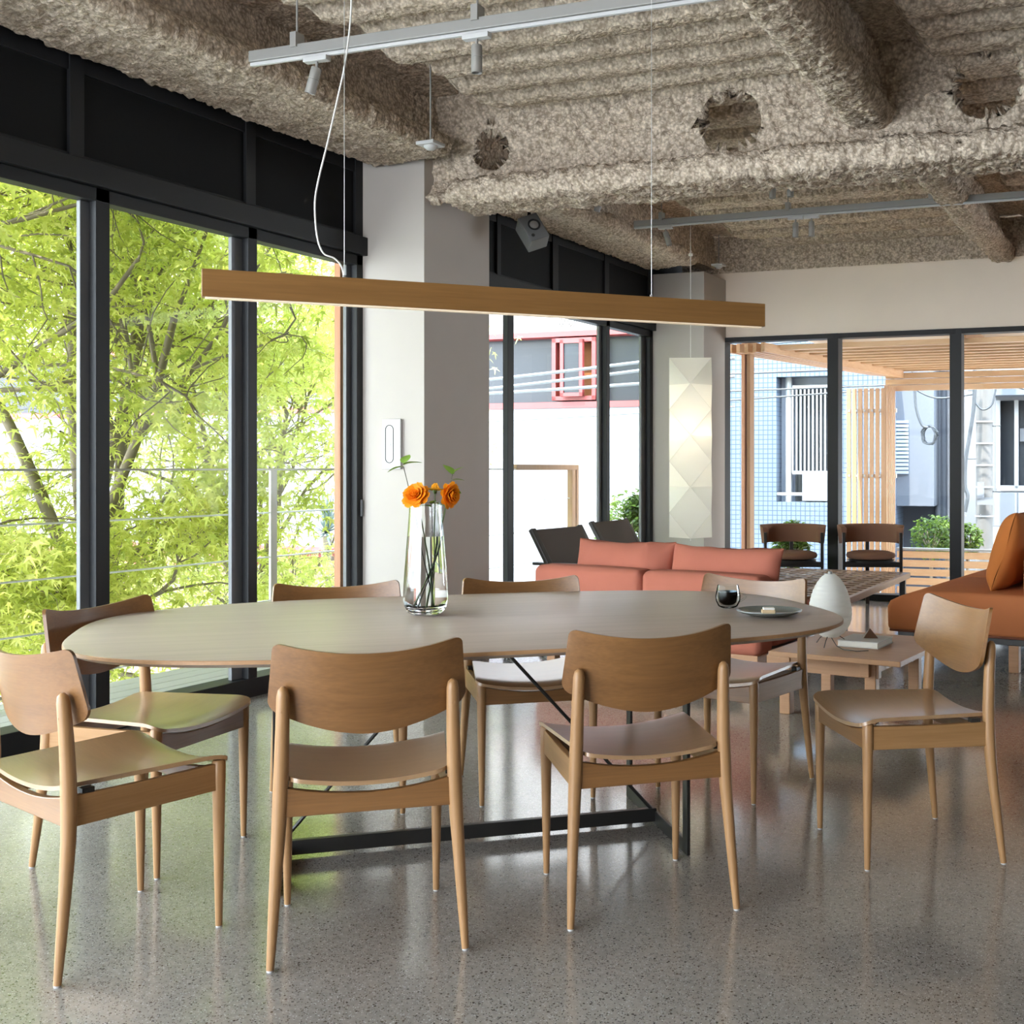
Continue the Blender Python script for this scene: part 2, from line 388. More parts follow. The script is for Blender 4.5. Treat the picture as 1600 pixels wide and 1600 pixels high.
def sweep(prof, p0, p1, step, name, mat, parent, amp=.014, f=18, seed=5, caps=True):
    """closed profile [(side, up)] swept p0->p1 with rough surface"""
    p0, p1 = Vector(p0), Vector(p1); d = (p1-p0); L = d.length; d.normalize(); x = d.cross(Vector((0, 0, 1))).normalized()
    pr = []
    for i in range(len(prof)):
        a = np.array(prof[i]); b = np.array(prof[(i+1) % len(prof)]); k = max(1, int(np.linalg.norm(b-a)/step))
        for j in range(k): pr.append(a+(b-a)*j/k)
    pr.append(pr[0]); pr = np.array(pr); n = max(2, int(L/step)); pc = pr.mean(0)
    rows = []
    ts = list(np.linspace(0, 1, n+1)); 
    for t in ts:
        e = min(t, 1-t)*L; s = 1.0
        if caps and e < .07: s = math.sqrt(max(0, 1-((.07-e)/.07)**2))*.55+.45
        if caps and e < 1e-6: s = .02
        q = (pr-pc)*s+pc; c = p0+d*(t*L)
        rows.append([(c.x+x.x*a, c.y+x.y*a, c.z+u) for a, u in q])
    P = np.array(rows)
    o = rough_grid_obj(name, P[:, ::-1], mat, parent, amp, f, seed); return o
def rounded(w, h, r=None, n=5, cx=0, cz=0):
    r = r or h/2*.95; out = []
    for sx, sz, a0 in ((1, -1, -90), (1, 1, 0), (-1, 1, 90), (-1, -1, 180)):
        for k in range(n+1):
            a = math.radians(a0+90*k/n); out.append((cx+sx*(w/2-r)+r*math.cos(a), cz+sz*(h/2-r)+r*math.sin(a)))
    return out

# edge beam above the window side
bm1 = struct(empty('ceiling_beam'), 'long sprayed edge beam running above the tall windows')
sweep(rounded(.60, .13, .062), (-4.14, 1.5, 3.09), (-4.14, 5.56, 3.09), .014, 'flange', SPRAY, bm1, .013, 20, 7, False)
sweep(rounded(.54, .13, .062), (-4.18, 6.38, 3.09), (-4.18, 9.52, 3.09), .014, 'flange', SPRAY, bm1, .013, 20, 8)
sweep([(-.36, -.0), (.10, 0), (.12, .32), (-.36, .32)], (-4.16, 5.5, 3.09), (-4.16, 6.45, 3.09), .016, 'web', SPRAY, bm1, .012, 20, 9, False)
MB().box(-4.2, -4.06, FY-.2, 10.9, 3.12, 3.5).build('web', SPRAY, bm1)
MB().box(-4.44, -3.84, FY-.2, 1.52, 3.03, 3.15).build('flange', SPRAY, bm1)
# cross beam with round openings
bm2 = struct(empty('ceiling_beam'), 'deep sprayed cross beam with three round openings')
BB = 6.10
sweep(rounded(.44, .15, .073), W(-3.92, BB, 2.825), W(.6, BB, 2.825), .013, 'flange', SPRAY, bm2, .018, 18, 11)
hx = [(-3.70, 3.10, .122), (-2.245, 3.115, .175), (-.895, 3.168, .182)]
xs = np.arange(-4.30, .40, .012); zs = np.arange(2.82, 3.46, .012)
me = bpy.data.meshes.new('web'); V = []; idm = {}; F = []
for j, z in enumerate(zs):
    for i, x in enumerate(xs):
        px_, pz_ = x, z
        for cxh, czh, rh in hx:
            d = math.hypot(x-cxh, z-czh)
            if d < rh and d > rh-.018: k = rh/d; px_ = cxh+(x-cxh)*k; pz_ = czh+(z-czh)*k
        V.append((px_, z if False else pz_))
V = np.array(V)
ins = np.zeros(len(V), bool)
for cxh, czh, rh in hx: ins |= (np.hypot(V[:, 0]-cxh, V[:, 1]-czh) < rh-.017)
Q = np.stack([V[:, 0], BB-.0+SK*V[:, 0], V[:, 1]], -1)
nz = (vnoise(Q*18, 21)-.5)*1.0+(vnoise(Q*38, 22)-.5)*1.3+(vnoise(Q*72, 24)-.5)*1.3+(vnoise(Q*5, 23)-.5)*2.6
Q[:, 1] -= nz*.018; Q[:, 0] += (vnoise(Q*30, 25)-.5)*.012; Q[:, 2] += (vnoise(Q*30, 26)-.5)*.012
# the slab of the web thickens into the flange and the deck
Q[:, 1] -= .10*np.clip((2.93-Q[:, 2])/.10, 0, 1)**2+.06*np.clip((Q[:, 2]-3.28)/.1, 0, 1)**2
nx = len(xs)
for j in range(len(zs)-1):
    for i in range(nx-1):
        a = j*nx+i; q = (a, a+1, a+1+nx, a+nx)
        if not any(ins[k] for k in q): F.append(q)
me.from_pydata(Q.tolist(), [], F); me.update(); me.materials.append(SPRAY)
for p in me.polygons: p.use_smooth = True
web = bpy.data.objects.new('web', me); C.objects.link(web); web.parent = bm2
sm = web.modifiers.new('solid', 'SOLIDIFY'); sm.thickness = .06; sm.offset = -1
MB().beam(W(.38, BB, 3.12), W(RX, BB, 3.12), .06, .6).beam(W(.55, BB, 2.825), W(RX, BB, 2.825), .4, .16).build('web', SPRAY, bm2)
# joists running away from the camera
for y0, y1, zz, wd, sd in ((3.0, 6.02, 3.07, .25, 31), (6.5, 10.8, 3.09, .22, 37)):
    bj = struct(empty('ceiling_beam'), 'sprayed joist running from the cross beam '+('towards the dining table' if y0 < 5 else 'to the back wall'))
    x0 = -1.40 if y0 < 5 else -1.43
    sweep(rounded(wd, .13, .062), (x0, y0, zz), (x0-(.10 if y0 < 5 else .03), y1, zz+(0 if y0 < 5 else .03)), .013, 'flange', SPRAY, bj, .014, 20, sd, False)
    sweep([(-.04, -.0), (.04, 0), (.05, .32), (-.05, .32)], (x0, y0, zz), (x0-.08, y1, zz), .016, 'web', SPRAY, bj, .012, 20, sd+1, False)
MB().box(-1.52, -1.27, FY, 3.02, 3.0, 3.12).build('flange', SPRAY, bj)
# beam over the back wall
bm4 = struct(empty('ceiling_beam'), 'sprayed beam face above the back wall')
xs = np.arange(-4.4, .4, .014); zs = np.arange(3.08, 3.42, .014); A, Zz = np.meshgrid(xs, zs)
rough_grid_obj('web', np.stack([A, BW-.10+SK*A+0*Zz-.05*np.clip((Zz-3.25)/.1, 0, 1), Zz], -1), SPRAY, bm4, .016, 16, 51)

# columns and walls
def wall_block(name, x0, x1, b0, b1, z0, z1, mat, label=None):
    return struct(MB().prism([(x0, b0+SK*x0), (x1, b0+SK*x1), (x1, b1+SK*x1), (x0, b1+SK*x0)], z0, z1).build(name, mat, bevel=.003), label)
wall_block('wall_column', -4.56, -4.073, 5.994, 6.70, 0, 3.075, COLUMN_PAINT, 'pale painted column between the two window groups')
wall_block('wall_column', -4.56, -3.997, 10.19, BW, 0, 3.03, COLUMN_PAINT, 'pale painted corner column beside the hanging paper lamp')
WX = [-4.018, -2.96, -1.857, -.75, .36, 1.47, 2.58, 3.69]     # mullion centres of the back glazing
bwall = MB()
for x0, x1, z0, z1 in ((-4.56, WX[0], 0, 3.12), (WX[0], RX, 2.475, 3.12), (WX[-1], RX, 0, 2.475)):
    bwall.prism([(x0, BW+SK*x0), (x1, BW+SK*x1), (x1, BW+.16+SK*x1), (x0, BW+.16+SK*x0)], z0, z1)
struct(bwall.build('wall_back', WHITE_WALL), 'cream painted back wall above the wide window')
struct(MB().box(RX, RX+.15, FY-.15, BW+.7, 0, 3.45).build('wall_right', GREY_WALL), 'grey side wall out of the picture')
struct(MB().box(-1.2, RX, FY-.15, FY, 0, 3.45).box(-4.6, -1.2, FY-.15, FY, 0, .06).box(-4.6, -1.2, FY-.15, FY, 3.05, 3.45).box(-4.6, -4.5, FY-.15, FY, .06, 3.05).build('wall_front', WHITE_WALL), 'unseen cream wall behind the viewer, opening added to let in daylight')  # opening added out of view to bring more daylight into the room

# ---- window side (x = XW): frames are structure
def yprism(m, y0, y1, x0, x1, z0, z1): return m.box(x0, x1, y0, y1, z0, z1)
def side_window(name, ya, yb, mull, sashes, upper, label):
    w = struct(empty(name), label)
    f = MB()
    yprism(f, ya, yb, XW-.14, XW+.0, 0, .10)                      # sill
    yprism(f, ya, yb, XW-.08, XW+.0, 2.44, 2.50)
    for y0, y1 in mull: yprism(f, y0, y1, XW-.045, XW+.0, .10, 2.50)
    f.build('frame', BLACK, w, bevel=.003)
    h = MB(); yprism(h, ya, yb, XW-.10, XW+.035, 2.50, 2.61); h.build('header', BLACK, w, bevel=.004)
    u = MB()
    yprism(u, ya, yb, XW-.06, XW-.02, 2.60, 3.09)
    u.build('upper_panel', BLACK_PANEL, w)
    u = MB()
    for y0, y1 in upper: yprism(u, y0, y1, XW-.04, XW+.0, 2.61, 3.09)
    yprism(u, ya, yb, XW-.03, XW-.008, 3.0, 3.09); yprism(u, ya, yb, XW-.03, XW-.008, 2.61, 2.63)
    u.build('upper_frame', BLACK, w, bevel=.002)
    g = MB()
    for y0, y1 in sashes: yprism(g, y0, y1, XW-.075, XW-.05, .10, 2.44)
    if sashes: g.build('sash_stile', GREY_SASH, w, bevel=.003)
    MB().add([(XW-.06, ya, .1), (XW-.06, yb, .1), (XW-.06, yb, 2.45), (XW-.06, ya, 2.45)], [(0, 1, 2, 3)]).build('pane', PANE, w)
    return w
def ys(px, x): return px_at_x(px, 735, x).y
side_window('window_1', FY, 5.60, [(3.70, 3.776), (4.645, 4.71), (5.53, 5.60), (2.74, 2.86), (1.78, 1.90), (.8, .92), (-.2, -.08), (-1.2, -1.08), (-2.2, -2.08)],
            [(ys(125, XW-.05), 3.76), (ys(362, XW-.05), 4.70), (ys(541, XW-.05), 5.56)], [(2.6, 2.72), (3.565, 3.64), (4.63, 4.70), (5.52, 5.60), (1.6, 1.7)], 'tall black framed windows looking onto the maple trees')
side_window('window_2', 6.30, 9.80, [(7.235, 7.318), (8.83, 8.893), (9.72, 9.80), (6.3, 6.42)], [(ys(936, XW-.05), 8.87), (ys(1002, XW-.05), 9.76)],
            [(7.09, 7.14), (7.90, 7.99), (8.80, 8.88), (9.7, 9.8)], 'black framed windows beside the sofa')
struct(MB().box(-4.7, XW-.01, 5.58, 6.36, 3.0, 3.5).box(-4.7, XW-.01, 9.6, 11.2, 3.0, 3.5).box(-4.7, XW-.0, FY, 11.2, 3.085, 3.5).build('trim_1', BLACK_PANEL), 'dark filler above the window heads')
# pull handle on the last sash
MB().box(XW+.0, XW+.012, 5.56, 5.575, .93, 1.03).build('pull_handle', GREY_SASH, bpy.data.objects['window_1'], bevel=.002)
# ---- back window
w3 = struct(empty('window_3'), 'wide black framed back window looking onto the timber terrace'); f = MB()
for i, x in enumerate(WX):
    hw = .022 if i == 0 else .052
    f.prism([(x-hw, BW-.03+SK*x), (x+hw, BW-.03+SK*x), (x+hw, BW+.12+SK*x), (x-hw, BW+.12+SK*x)], 0, 2.475)
f.beam(W(WX[0], BW+.045, 2.452), W(WX[-1], BW+.045, 2.452), .15, .045); f.beam(W(WX[0], BW+.045, .03), W(WX[-1], BW+.045, .03), .15, .06)
f.build('frame', BLACK, w3, bevel=.003)
MB().add([W(WX[0], BW+.06, .05), W(WX[-1], BW+.06, .05), W(WX[-1], BW+.06, 2.44), W(WX[0], BW+.06, 2.44)], [(0, 1, 2, 3)]).build('pane', PANE, w3)

# ------------------------------------------------------------------ dining chairs (front = local +Y)
def seat_pts(z_off=0, nu=20, nv=22):
    rows = []; r = .028; y0, y1 = -.195, .240
    vs = [0, .008, .02, .04, .065]+[.065+(1-.13)*k/nv for k in range(1, nv)]+[.935, .96, .98, .992, 1]
    for v in vs:
        y = y0+(y1-y0)*v; hw = .193+(.230-.193)*v
        d = min(v, 1-v)*(y1-y0)
        if d < r: hw -= r-math.sqrt(max(0, r*r-(r-d)**2))
        row = []
        for k in range(nu+1):
            u = -1+2*k/nu; x = u*hw
            z = .431+.026*(x/.22)**2-.012*max(0, (v-.85)/.15)**2+.004*(1-v)
            row.append((x, y-.010*(u*u)*(1 if v > .5 else -0)*0, z+z_off))
        rows.append(row)
    return rows
def back_pts(off, ns=32, nt=14):
    cols = []; r = .022
    for i in range(nt+1):
        t = i/nt; row = []
        for k in range(ns+1):
            s = -math.cos(PI*k/ns)*.5+.0; s = s*2
            s = max(-1, min(1, s)); hw = .242-.011*t
            x = s*hw
            zt = .763+.030*abs(s)**2.1; zb = .556+.066*abs(s)**1.8
            e = (1-abs(s))*hw
            if e < r: q = r-math.sqrt(max(0, r*r-(r-e)**2)); zt -= q; zb += q
            z = zb+(zt-zb)*t
            y = -.205+.058*s*s-.23*(z-.65)
            # normal offset (mostly along y)
            ny = 1; nx_ = -2*.056*s/hw; n = math.hypot(1, nx_)
            row.append((x+nx_/n*off, y+off*ny/n, z))
        cols.append(row)
    return cols
def make_chair():
    root = empty('dining_chair')
    MB().sheet(seat_pts(.0055), seat_pts(-.0055)).build('seat', OAK_SEAT, root, smooth=45)
    MB().sheet(back_pts(.005), back_pts(-.005)).build('backrest', OAK, root, smooth=45)
    for s in (-1, 1):
        # rear leg: splays out and back below the seat, carries the backrest above it
        pts = [(.2355, -.217, .004), (.2300, -.206, .10), (.2235, -.193, .22), (.217, -.183, .33), (.2135, -.180, .40), (.2105, -.180, .48), (.208, -.184, .58), (.2065, -.190, .66), (.2063, -.1915, .676), (.2062, -.1925, .684)]
        rr = [.0095, .0125, .0150, .0175, .0190, .0185, .0170, .0158, .0125, .005]
        l = MB().tube([(s*x, y, z) for x, y, z in pts], rr, 16).build('leg', OAK_LEG, root, smooth=50)
        MB().tube([(s*.2355, -.217, 0), (s*.2355, -.217, .006)], .0085, 12).build('glide', WHITE_PLASTIC, l, smooth=50)
        MB().tube([(s*.2075, -.199, .625), (s*.2072, -.2035, .625)], .0045, 10).build('peg', OAK_EDGE, l)
        l = MB().tube([(s*.205, .217, .004), (s*.2055, .2165, .15), (s*.206, .216, .30), (s*.206, .216, .39), (s*.206, .216, .440), (s*.206, .216, .445)], [.009, .0125, .0155, .0175, .0175, .0145], 16).build('leg', OAK_LEG, root, smooth=50)
        MB().tube([(s*.205, .217, 0), (s*.205, .217, .006)], .008, 12).build('glide', WHITE_PLASTIC, l, smooth=50)
        # side rail, a little taller at the back
        m = MB(); n = 8; tp = []; bt = []
        for k in range(n+1):
            t = k/n; x = s*(.206+(.2135-.206)*t); y = .212+(-.178-.212)*t; zt = .437-.003*math.sin(PI*t); zb = .366-.004*t
            tp.append([(x-.009, y, zt), (x+.009, y, zt)]); bt.append([(x-.009, y, zb), (x+.009, y, zb)])
        m.sheet(tp, bt).build('rail', OAK_SIDE, root, smooth=40, bevel=.002)
        MB().box(s*.205-.012, s*.205+.012, -.150, -.120, .432, .448).build('spacer', DARK_FRAME, root)
    for y, hw in ((.216, .200), (-.180, .207)):
        m = MB(); n = 14; tp = []; bt = []
        for k in range(n+1):
            u = -1+2*k/n; x = u*hw; zt = .408+.026*u*u-(.002 if y > 0 else -.002); zb = .366-(0 if y > 0 else .004)
            tp.append([(x, y-.010, zt), (x, y+.010, zt)]); bt.append([(x, y-.010, zb), (x, y+.010, zb)])
        m.sheet(tp, bt).build('rail', OAK, root, smooth=40, bevel=.002)
    return root
OAK_SIDE = wood('oak_side_rail', (.38, .205, .085), (.26, .135, .05), 'Y')
chair = make_chair()
CH = [(-1.970, 2.462, 41.0, 'oak dining chair seen from behind at the near long side, below the flower vase'),
      (-1.439, 2.991, 42.4, 'oak dining chair seen from behind in front of the cup and plate'),
      (-2.578, 2.136, -13.6, 'oak dining chair cut by the picture edge, seen from behind'),
      (-3.007, 2.660, -82.1, 'oak dining chair with its back against the tall windows, facing the rounded table end'),
      (-.818, 3.744, 126.7, 'oak dining chair standing free beside the low side table, seat fully visible'),
      (-2.276, 3.812, -139.9, 'oak dining chair across the table, its backrest in front of the sofa end'),
      (-2.794, 3.340, -137.3, 'oak dining chair across the table, its backrest top just behind the vase against the glass'),
      (-1.587, 4.195, 172.1, 'oak dining chair across the table behind the coffee cup, in front of the pink sofa')]
for i, (x, y, a, lab) in enumerate(CH):
    c = chair if i == 0 else copy_tree(chair)
    c.location = (x, y, 0); c.rotation_euler = (0, 0, math.radians(a)); tag(c, lab, 'chair', 'oak dining chairs around the table')

# ------------------------------------------------------------------ dining table
TA = .732; TCX, TCY, TZ = -2.105, 3.186, .73
t = tag(empty('dining_table', (TCX, TCY, 0), TA), 'large rounded oval dining table with pale oak top on a slim dark steel frame', 'table')
def superell(a, b, n, m, inset=0):
    out = []
    for k in range(m):
        th = 2*PI*k/m; c, s = math.cos(th), math.sin(th)
        out.append(((a-inset)*math.copysign(abs(c)**(2/n), c), (b-inset)*math.copysign(abs(s)**(2/n), s)))
    return out
m = MB(); m_ = 160; V = []; DZ = .01
prof = [(.004, .720), (.0015, .7193), (0, .7175), (0, .709), (.02, .698)]
for ins, z in prof: V += [(x, y, z+DZ) for x, y in superell(1.1985, .7145, 3.1, m_, ins)]
m.add(V, [tuple(range(m_))]+[(r*m_+k, (r+1)*m_+k, (r+1)*m_+(k+1) % m_, r*m_+(k+1) % m_) for r in range(len(prof)-1) for k in range(m_)]+[tuple(reversed(range((len(prof)-1)*m_, len(prof)*m_)))])
top = m.build('table_top', OAK_TOP, t, smooth=40); top.data.materials.append(OAK_EDGE)
for p in top.data.polygons:
    if abs(p.normal.z) < .8 or p.center.z < .71: p.material_index = 1
bx = .62
for s in (-1, 1):
    f = MB(); w = .325
    for yy in (-w, w): f.box(s*bx-.006, s*bx+.006, yy-.022, yy+.022, 0.0, .708)
    f.box(s*bx-.006, s*bx+.006, -w, w, 0, .045); f.box(s*bx-.006, s*bx+.006, -w, w, .665, .708)
    f.build('end_frame', STEEL, t, bevel=.002)
    MB().tube([(s*(bx-.01), 0, .045), (s*.02, 0, .705)], .006, 10).build('diagonal_rod', STEEL, t, smooth=50)
MB().box(-bx, bx, -.012, .012, .010, .055).build('stretcher', STEEL, t, bevel=.002)

# ------------------------------------------------------------------ pendant beam lamp
pA, pB = Vector((-2.704, 2.601, 0)), Vector((-1.409, 4.035, 0)); mid = (pA+pB)/2; LL = (pB-pA).length; la = math.atan2(pB.y-pA.y, pB.x-pA.x)
pl = tag(empty('pendant_lamp', (mid.x, mid.y, 1.736), la), 'long slim wooden beam pendant lamp hanging over the dining table', 'lamp')
MB().box(-LL/2, LL/2, -.022, .022, .004, .088).build('beam', LAMP_OAK, pl, bevel=.0015)
warm = plain('lamp_diffuser', (.9, .8, .65), .6); wb = warm.node_tree.nodes['Principled BSDF']; wb.inputs['Emission Color'].default_value = (1, .72, .42, 1); wb.inputs['Emission Strength'].default_value = .12
MB().box(-LL/2+.01, LL/2-.01, -.014, .014, .0, .006).build('diffuser', warm, pl)
def on_beam(px):   # distance along the beam for a picture column
    lo, hi = -LL/2, LL/2
    for _ in range(40):
        mm = (lo+hi)/2; p = mid+Vector((math.cos(la), math.sin(la), 0))*mm; v = np.array([p.x, p.y]); q = CX+FPX*(v@RT)/(v@FW)
        if q < px: lo = mm
        else: hi = mm
    return lo
for px_ in (538, 1018):
    u = on_beam(px_)
    MB().tube([(u, 0, .088), (u, 0, DECK-1.736+.02)], .0011, 6).build('suspension_wire', STEEL_WIRE if False else CABLE_STEEL, pl)
    MB().tube([(u, 0, .088), (u, 0, .098)], .006, 10).build('wire_clip', TRACK_GREY, pl)
u = on_beam(538)
pts = [(.010, DECK-1.736+.01), (.012, 1.35), (.016, 1.10), (.022, .95), (.004, .78), (-.02, .66), (-.05, .52), (-.078, .40), (-.09, .32), (-.084, .22), (-.065, .165), (-.03, .15), (-.008, .125), (0, .088)]
def smooth_pts(p, k=5):
    p = [Vector((a, 0, b)) for a, b in p]; out = []
    for i in range(len(p)-1):
        a = p[max(i-1, 0)]; b = p[i]; c = p[i+1]; d = p[min(i+2, len(p)-1)]
        for j in range(k):
            t_ = j/k; out.append(.5*((2*b)+(-a+c)*t_+(2*a-5*b+4*c-d)*t_*t_+(-a+3*b-3*c+d)*t_**3))
    return out+[p[-1]]
MB().tube([(q.x+u, q.y+.004, q.z) for q in smooth_pts(pts)], .0028, 8).build('power_cable', CABLE_WHITE, pl, smooth=60)

# ------------------------------------------------------------------ things on the dining table
vx, vy = -2.302, 3.186
v = tag(empty('flower_vase', (vx, vy, TZ+.001)), 'tall clear glass vase half filled with water on the dining table', 'vase')
outp = [(0.0, 0), (.045, 0), (.060, .008), (.071, .030), (.0745, .055), (.073, .10), (.067, .18), (.060, .27), (.0545, .345), (.0550, .375)]
inn = [(.0520, .374), (.0515, .345), (.0568, .27), (.0638, .18), (.0698, .10), (.071, .055), (.066, .034), (.05, .022), (0, .020)]
gl = MB(); n = 48; P = [[(r*math.cos(2*PI*k/n), r*math.sin(2*PI*k/n), z) for k in range(n)] for r, z in [(max(r, 1e-4), z) for r, z in outp+inn]]
gl.grid(P, close=True); gl.build('glass_body', VASE_GLASS, v, smooth=60, merge=1e-5)
wp = [(1e-4, .0205), (.0503, .0225), (.0663, .0345), (.0713, .055), (.0701, .10), (.0641, .18), (.0575, .262), (1e-4, .262)]
MB().grid([[(r*math.cos(2*PI*k/n), r*math.sin(2*PI*k/n), z) for k in range(n)] for r, z in wp], close=True).build('water', VASE_WATER, v, smooth=40, merge=1e-5)

STEM = plain('flower_stem', (.10, .17, .04), .5); STEM_DARK = plain('dark_stem', (.05, .045, .025), .6)
PETAL = translucent('orange_petal', (.90, .33, .015), .3, .6); PETAL_Y = translucent('yellow_petal', (.95, .55, .05), .3, .6)
LEAF_SMALL = translucent('fresh_leaf', (.22, .36, .06), .35, .5)
def loc(lat, dep, z):  # offsets in metres: lateral / away from the viewer
    return Vector((RT[0]*lat+FW[0]*dep, RT[1]*lat+FW[1]*dep, z))
def stem(p0, p1, bend, r, mat, root, name='stem'):
    p0, p1 = Vector(p0), Vector(p1); pts = [p0.lerp(p1, k/8)+Vector(bend)*math.sin(PI*k/8) for k in range(9)]
    return MB().tube(pts, [r*(1-.3*k/8) for k in range(9)], 8).build(name, mat, root, smooth=60)
def flower(name, label, base, head, R, npet, rings, mat, tilt, closed=0):
    root = tag(empty(name, (vx, vy, TZ)), label, 'flower')
    stem(base, head, loc(.008, .004, 0), .0026, STEM, root)
    Mh = T(*head) @ Euler(tilt).to_matrix().to_4x4(); m = MB(); rnd = random.Random(len(label))
    for ri in range(rings):
        rr = R*(1-.8*ri/rings)*(1 if not closed else .8); up = math.radians(8+ri*70/max(1, rings-1)) if rings > 1 else math.radians(closed)
        for k in range(npet):
            a = 2*PI*(k+.5*(ri % 2)+rnd.random()*.3)/npet; w = 2.6*rr/npet*1.15+.004; P = []
            for i in range(5):
                t_ = i/4; wid = w*math.sin(PI*min(.97, .18+.70*t_))*1.0*(.9+rnd.random()*.2); rad = rr*t_*math.cos(up*(.6+.5*t_)); zz = rr*t_*math.sin(up)*(.75+.2*t_)+.002*ri+rnd.uniform(-.001, .001)*t_*4
                P.append([(rad*math.cos(a)-s*wid*math.sin(a), rad*math.sin(a)+s*wid*math.cos(a), zz+.12*abs(s)*w) for s in (-1, -.5, 0, .5, 1)])
            base_i = len(m.v); m.grid(P)
            m.v[base_i:] = [tuple(Mh @ Vector(q)) for q in m.v[base_i:]]
    m.build('petals', mat, root, smooth=60)
    g = MB(); g.lathe([(.002, -.012), (.006, -.008), (.008, 0), (.004, .003)], 10, Mh); g.build('calyx', STEM, root, smooth=60)
    return root
flower('orange_flower', 'big orange double flower leaning out of the vase nearest the column edge', loc(.02, .0, .03), loc(-.025, -.03, .395), .050, 9, 6, PETAL, (math.radians(58), 0, TH+math.radians(-12)))
flower('orange_flower', 'orange flower drooping over the vase rim on the sofa side', loc(-.03, .01, .03), loc(.078, -.01, .400), .048, 9, 6, PETAL, (math.radians(95), 0, TH+math.radians(60)))
flower('orange_flower', 'small yellow orange flower standing upright with narrow open petals', loc(.0, .01, .03), loc(.030, .01, .415), .044, 7, 2, PETAL_Y, (math.radians(-5), 0, 0), 60)
def sprig(label, base, tip, leaves):
    root = tag(empty('leaf_sprig', (vx, vy, TZ)), label, 'leaf sprig')
    stem(base, tip, loc(.006, 0, 0), .0018, STEM_DARK, root); rnd = random.Random(3)
    for d, L, az, pit in leaves:
        c = Vector(tip)+Vector(d); m = MB(); P = []
        for i in range(7):
            t_ = i/6; w = L*.42*math.sin(PI*(.06+.90*t_)**.8); P.append([(t_*L, s*w, -.25*t_*t_*L+.18*abs(s)*w) for s in (-1, -.5, 0, .5, 1)])
        Mh = T(*c) @ Matrix.Rotation(TH+az, 4, 'Z') @ Matrix.Rotation(pit, 4, 'Y'); m.grid(P)
        m.v = [tuple(Mh @ Vector(q)) for q in m.v]; m.build('leaf', LEAF_SMALL, root, smooth=60)
sprig('thin dark stem with broad green leaves reaching out towards the wall switch', loc(.022, 0, .03), loc(-.073, -.005, .495),
      [((0, 0, 0), .055, PI, .1), ((0, 0, .006), .062, -.1, -.35), ((0, 0, .012), .045, 1.2, -.9)])
sprig('thin dark stem with green leaves rising above the drooping flower', loc(-.02, .01, .03), loc(.088, .01, .470),
      [((0, 0, 0), .05, 2.6, -.9), ((0, 0, -.02), .04, .2, -.2), ((0, 0, 0), .045, .3, -.8), ((-.01, 0, -.05), .045, -.4, .1)])
sprig('leafy stem tucked between the two orange flowers', loc(.015, .0, .03), loc(.020, -.005, .370), [((0, 0, 0), .05, -.1, -.2), ((0, 0, -.01), .045, 2.9, -.3), ((.02, 0, 0), .04, .3, .1), ((0, 0, .0), .03, 1.2, -.6)])

cx_, cy_ = -1.447, 3.779
c = tag(empty('glass_cup', (cx_, cy_, TZ+.001)), 'double walled glass cup filled with black coffee', 'cup')
P = [(1e-4, 0), (.022, 0), (.034, .006), (.043, .024), (.0445, .042), (.041, .062), (.0365, .080), (.0350, .080), (.0385, .062), (.0395, .044), (.036, .022), (.026, .010), (1e-4, .007)]
MB().grid([[(r*math.cos(2*PI*k/40), r*math.sin(2*PI*k/40), z) for k in range(40)] for r, z in P], close=True).build('glass_body', THIN_GLASS, c, smooth=60, merge=1e-5)
P = [(1e-4, .008), (.026, .011), (.0355, .023), (.0388, .044), (.0375, .058), (1e-4, .058)]
MB().grid([[(r*math.cos(2*PI*k/40), r*math.sin(2*PI*k/40), z) for k in range(40)] for r, z in P], close=True).build('coffee', WATER_DARK, c, smooth=40, merge=1e-5)
hp = [loc(.040+.022*math.sin(PI*k/8), 0, .022+.036*k/8) for k in range(9)]
MB().tube(hp, .0035, 8).build('handle', THIN_GLASS, c, smooth=60)
c = tag(empty('plate', (-1.248, 3.641, TZ+.001)), 'round grey green ceramic plate beside the coffee cup', 'plate')
MB().lathe([(.055, 0), (.07, .003), (.095, .010), (.109, .0175), (.1085, .0195), (.094, .0135), (.07, .0075), (.02, .006), (.001, .006)], 56).build('dish', CERAMIC, c, smooth=50)
SWEET = plain('white_sweet', (.80, .76, .70), .6); SWEET_B = plain('biscuit', (.66, .48, .28), .8)
c = tag(empty('sweet', (-1.250, 3.638, TZ+.0075), TH), 'small white topped square sweet lying on the plate', 'sweet')
MB().box(-.022, .022, -.016, .016, 0, .012).build('biscuit_base', SWEET_B, c, bevel=.002)
MB().box(-.018, .021, -.014, .015, .0122, .020).build('icing', SWEET, c, bevel=.003)

